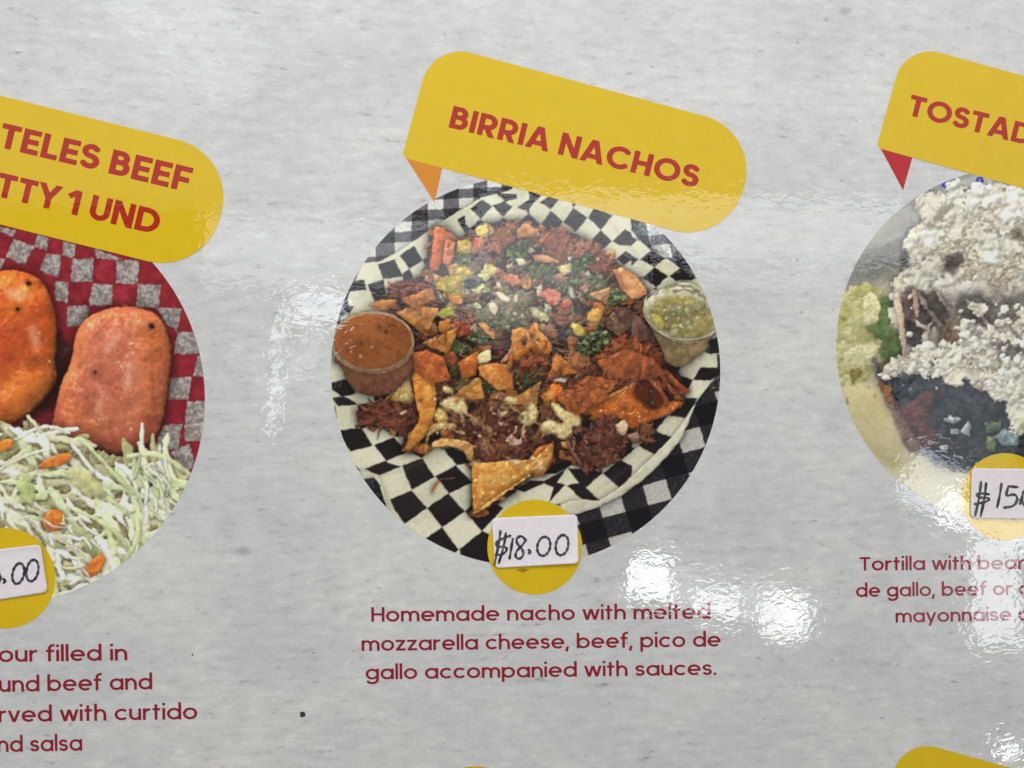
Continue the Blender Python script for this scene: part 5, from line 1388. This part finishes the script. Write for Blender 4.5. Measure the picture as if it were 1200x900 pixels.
# ------------------------------------------------------------------ hand-written price stickers lying on the board
def sticker(corners, strokes, label, pen=2.8, curl=(1, -1)):
    """corners tl,tr,br,bl in photograph pixels on the board; a thin slip of paper with rounded corners"""
    C4 = [np.array(c, float) for c in corners]
    r = 5.5; P = []
    for i in range(4):
        c = C4[i]; a = C4[i - 1] - c; b_ = C4[(i + 1) % 4] - c
        a /= np.linalg.norm(a); b_ /= np.linalg.norm(b_)
        for k in range(7):
            t = k / 6 * math.pi / 2
            P.append(c + a * r * (1 - math.sin(t)) + b_ * r * (1 - math.cos(t)))
    P = np.array(P)
    bx, bz = board_xz(P[:, 0], P[:, 1])
    cx, cz = float(bx.mean()), float(bz.mean())
    n = len(P)
    root_y = y_of(3) - 0.00002
    th = 0.0004
    hw, hh = float(np.ptp(bx)) / 2, float(np.ptp(bz)) / 2
    def lift(x, z):                  # a corner and one edge that have come loose
        u, v = x / hw * curl[0], z / hh * curl[1]
        return -0.0018 * max(0.0, (u + v - 1.36)) ** 1.5 - 0.0003 * max(0.0, v - .72) - 0.00004 * math.sin(3.1 * u + 1.3 * v)
    def loop(y, s):
        return [(float(x - cx) * s, y + lift(float(x - cx) * s, float(z - cz) * s) - 0.00006, float(z - cz) * s) for x, z in zip(bx, bz)]
    rings = [(0, .992), (0, 1.0), (-th * .8, 1.0), (-th, .992), (-th, .93), (-th, .8), (-th, .62), (-th, .4), (-th, .2)]
    V = []
    for y, sc in rings: V += loop(y, sc)
    c0, c1 = len(V), len(V) + 1
    V += [(0, lift(0, 0) - 0.00006, 0), (0, -th + lift(0, 0) - 0.00006, 0)]
    Fc = []
    for k in range(len(rings) - 1):
        for i in range(n):
            j = (i + 1) % n
            Fc.append([k * n + j, (k + 1) * n + j, (k + 1) * n + i, k * n + i])
    L = (len(rings) - 1) * n
    for i in range(n):
        j = (i + 1) % n
        Fc.append([L + j, c1, L + i]); Fc.append([i, c0, j])
    me = bpy.data.meshes.new('price_sticker'); me.from_pydata(V, [], Fc); me.update()
    for f in me.polygons: f.use_smooth = True
    o = link('price_sticker', me, M_PAPER)
    o.location = (cx, root_y, cz)
    o['label'] = label; o['category'] = 'price sticker'; o['group'] = 'hand-written price stickers'
    # pen strokes
    allp = np.concatenate([np.array(s) for s in strokes])
    lo, hi = allp.min(0) - 4, allp.max(0) + 4
    xs = np.arange(lo[0], hi[0], .38); ys = np.arange(lo[1], hi[1], .38)
    X, Y = np.meshgrid(xs, ys); D = np.full(X.shape, 9.0); rr = random.Random(len(label))
    for s in strokes:
        S = chain(s, 3) if len(s) > 2 else [tuple(np.array(s[0]) * (1 - t) + np.array(s[-1]) * t) for t in np.linspace(0, 1, 6)]
        ph = rr.uniform(0, 6)
        w = [pen * (1 + .22 * math.sin(ph + i * .55)) * (.75 if i in (0, len(S) - 1) else 1) for i in range(len(S))]
        D = np.minimum(D, seg_sd(X, Y, S, w, True))
    Vp, Fp = contour_mesh(D, xs, ys)
    A = np.array(Vp); px, pz = board_xz(A[:, 0], A[:, 1])
    me = bpy.data.meshes.new('handwritten_price')
    yy = np.array([-th - 0.00015 + lift(x_, z_) for x_, z_ in zip(px - cx, pz - cz)])
    me.from_pydata(np.stack([px - cx, yy, pz - cz], 1).tolist(), [], [f[::-1] for f in Fp]); me.update()
    link('handwritten_price', me, M_PEN, o)
    return o

def on(ox, oy, s, t):
    return [(ox + float(w.split(',')[0]) / s, oy + float(w.split(',')[1]) / s) for w in t.split()]
def oval(cx, cy, rx, ry, tilt, start=-100, sweep=385, n=16):
    out = []
    for i in range(n + 1):
        a = R(start - sweep * i / n)
        u, v = rx * math.cos(a), ry * math.sin(a)
        out.append((cx + u * math.cos(tilt) - v * math.sin(tilt), cy + u * math.sin(tilt) + v * math.cos(tilt)))
    return out
E = lambda t: on(400, 580, 3.75, t)
sticker([(576, 606.9), (676, 602.6), (677.6, 659.3), (579.6, 665.4)],
        [E('698,158 690,215 672,305'), E('722,166 712,230 690,300'), E('742,178 705,190 672,212 690,226 728,228 722,250 700,262 678,262'), E('752,192 746,230 738,277'),
         E('808,196 790,176 766,190 772,215 796,238 800,264 780,282 762,270 768,244 792,222 810,196'), E('822,240 828,246 822,256 830,250'),
         oval(400 + 888 / 3.75, 580 + 224 / 3.75, 7.6, 11.4, .22), oval(400 + 968 / 3.75, 580 + 219 / 3.75, 7.4, 12.2, .2)],
        'white paper sticker handwritten $18.00 stuck below the nachos photo')
E = lambda t: on(0, 470, 10 / 3, t)
sticker([(-49.5, 649.6), (48.9, 637.2), (56.6, 693.4), (-42.6, 709.0)],
        [E('-8,640 0,670 8,690 -2,712 -20,708'), E('18,694 26,700 18,708'), oval(75 / 3.3333, 470 + 672 / 3.3333, 6.8, 12.4, .22), oval(130 / 3.3333, 470 + 660 / 3.3333, 7.0, 13.0, .2)],
        'white paper sticker handwritten .00 stuck over the cabbage slaw photo', curl=(1, 1))
E = lambda t: on(960, 410, 3.75, t)
sticker([(1137.8, 548.6), (1232, 549.4), (1231, 608.0), (1136.4, 607.2)],
        [E('706,578 698,650 680,728'), E('728,584 722,650 704,730'), E('742,634 700,628 684,636 700,650 738,648 742,660 716,670 680,676'), E('796,586 788,640 776,692'),
         E('866,602 826,598'), E('826,598 812,646 850,630 868,650 852,686 806,692'), E('876,658 882,664 876,674'), oval(960 + 910 / 3.75, 410 + 645 / 3.75, 6.5, 11, .2), oval(960 + 975 / 3.75, 410 + 642 / 3.75, 6.5, 11, .2)],
        'white paper sticker handwritten $15.00 stuck below the tostada photo')
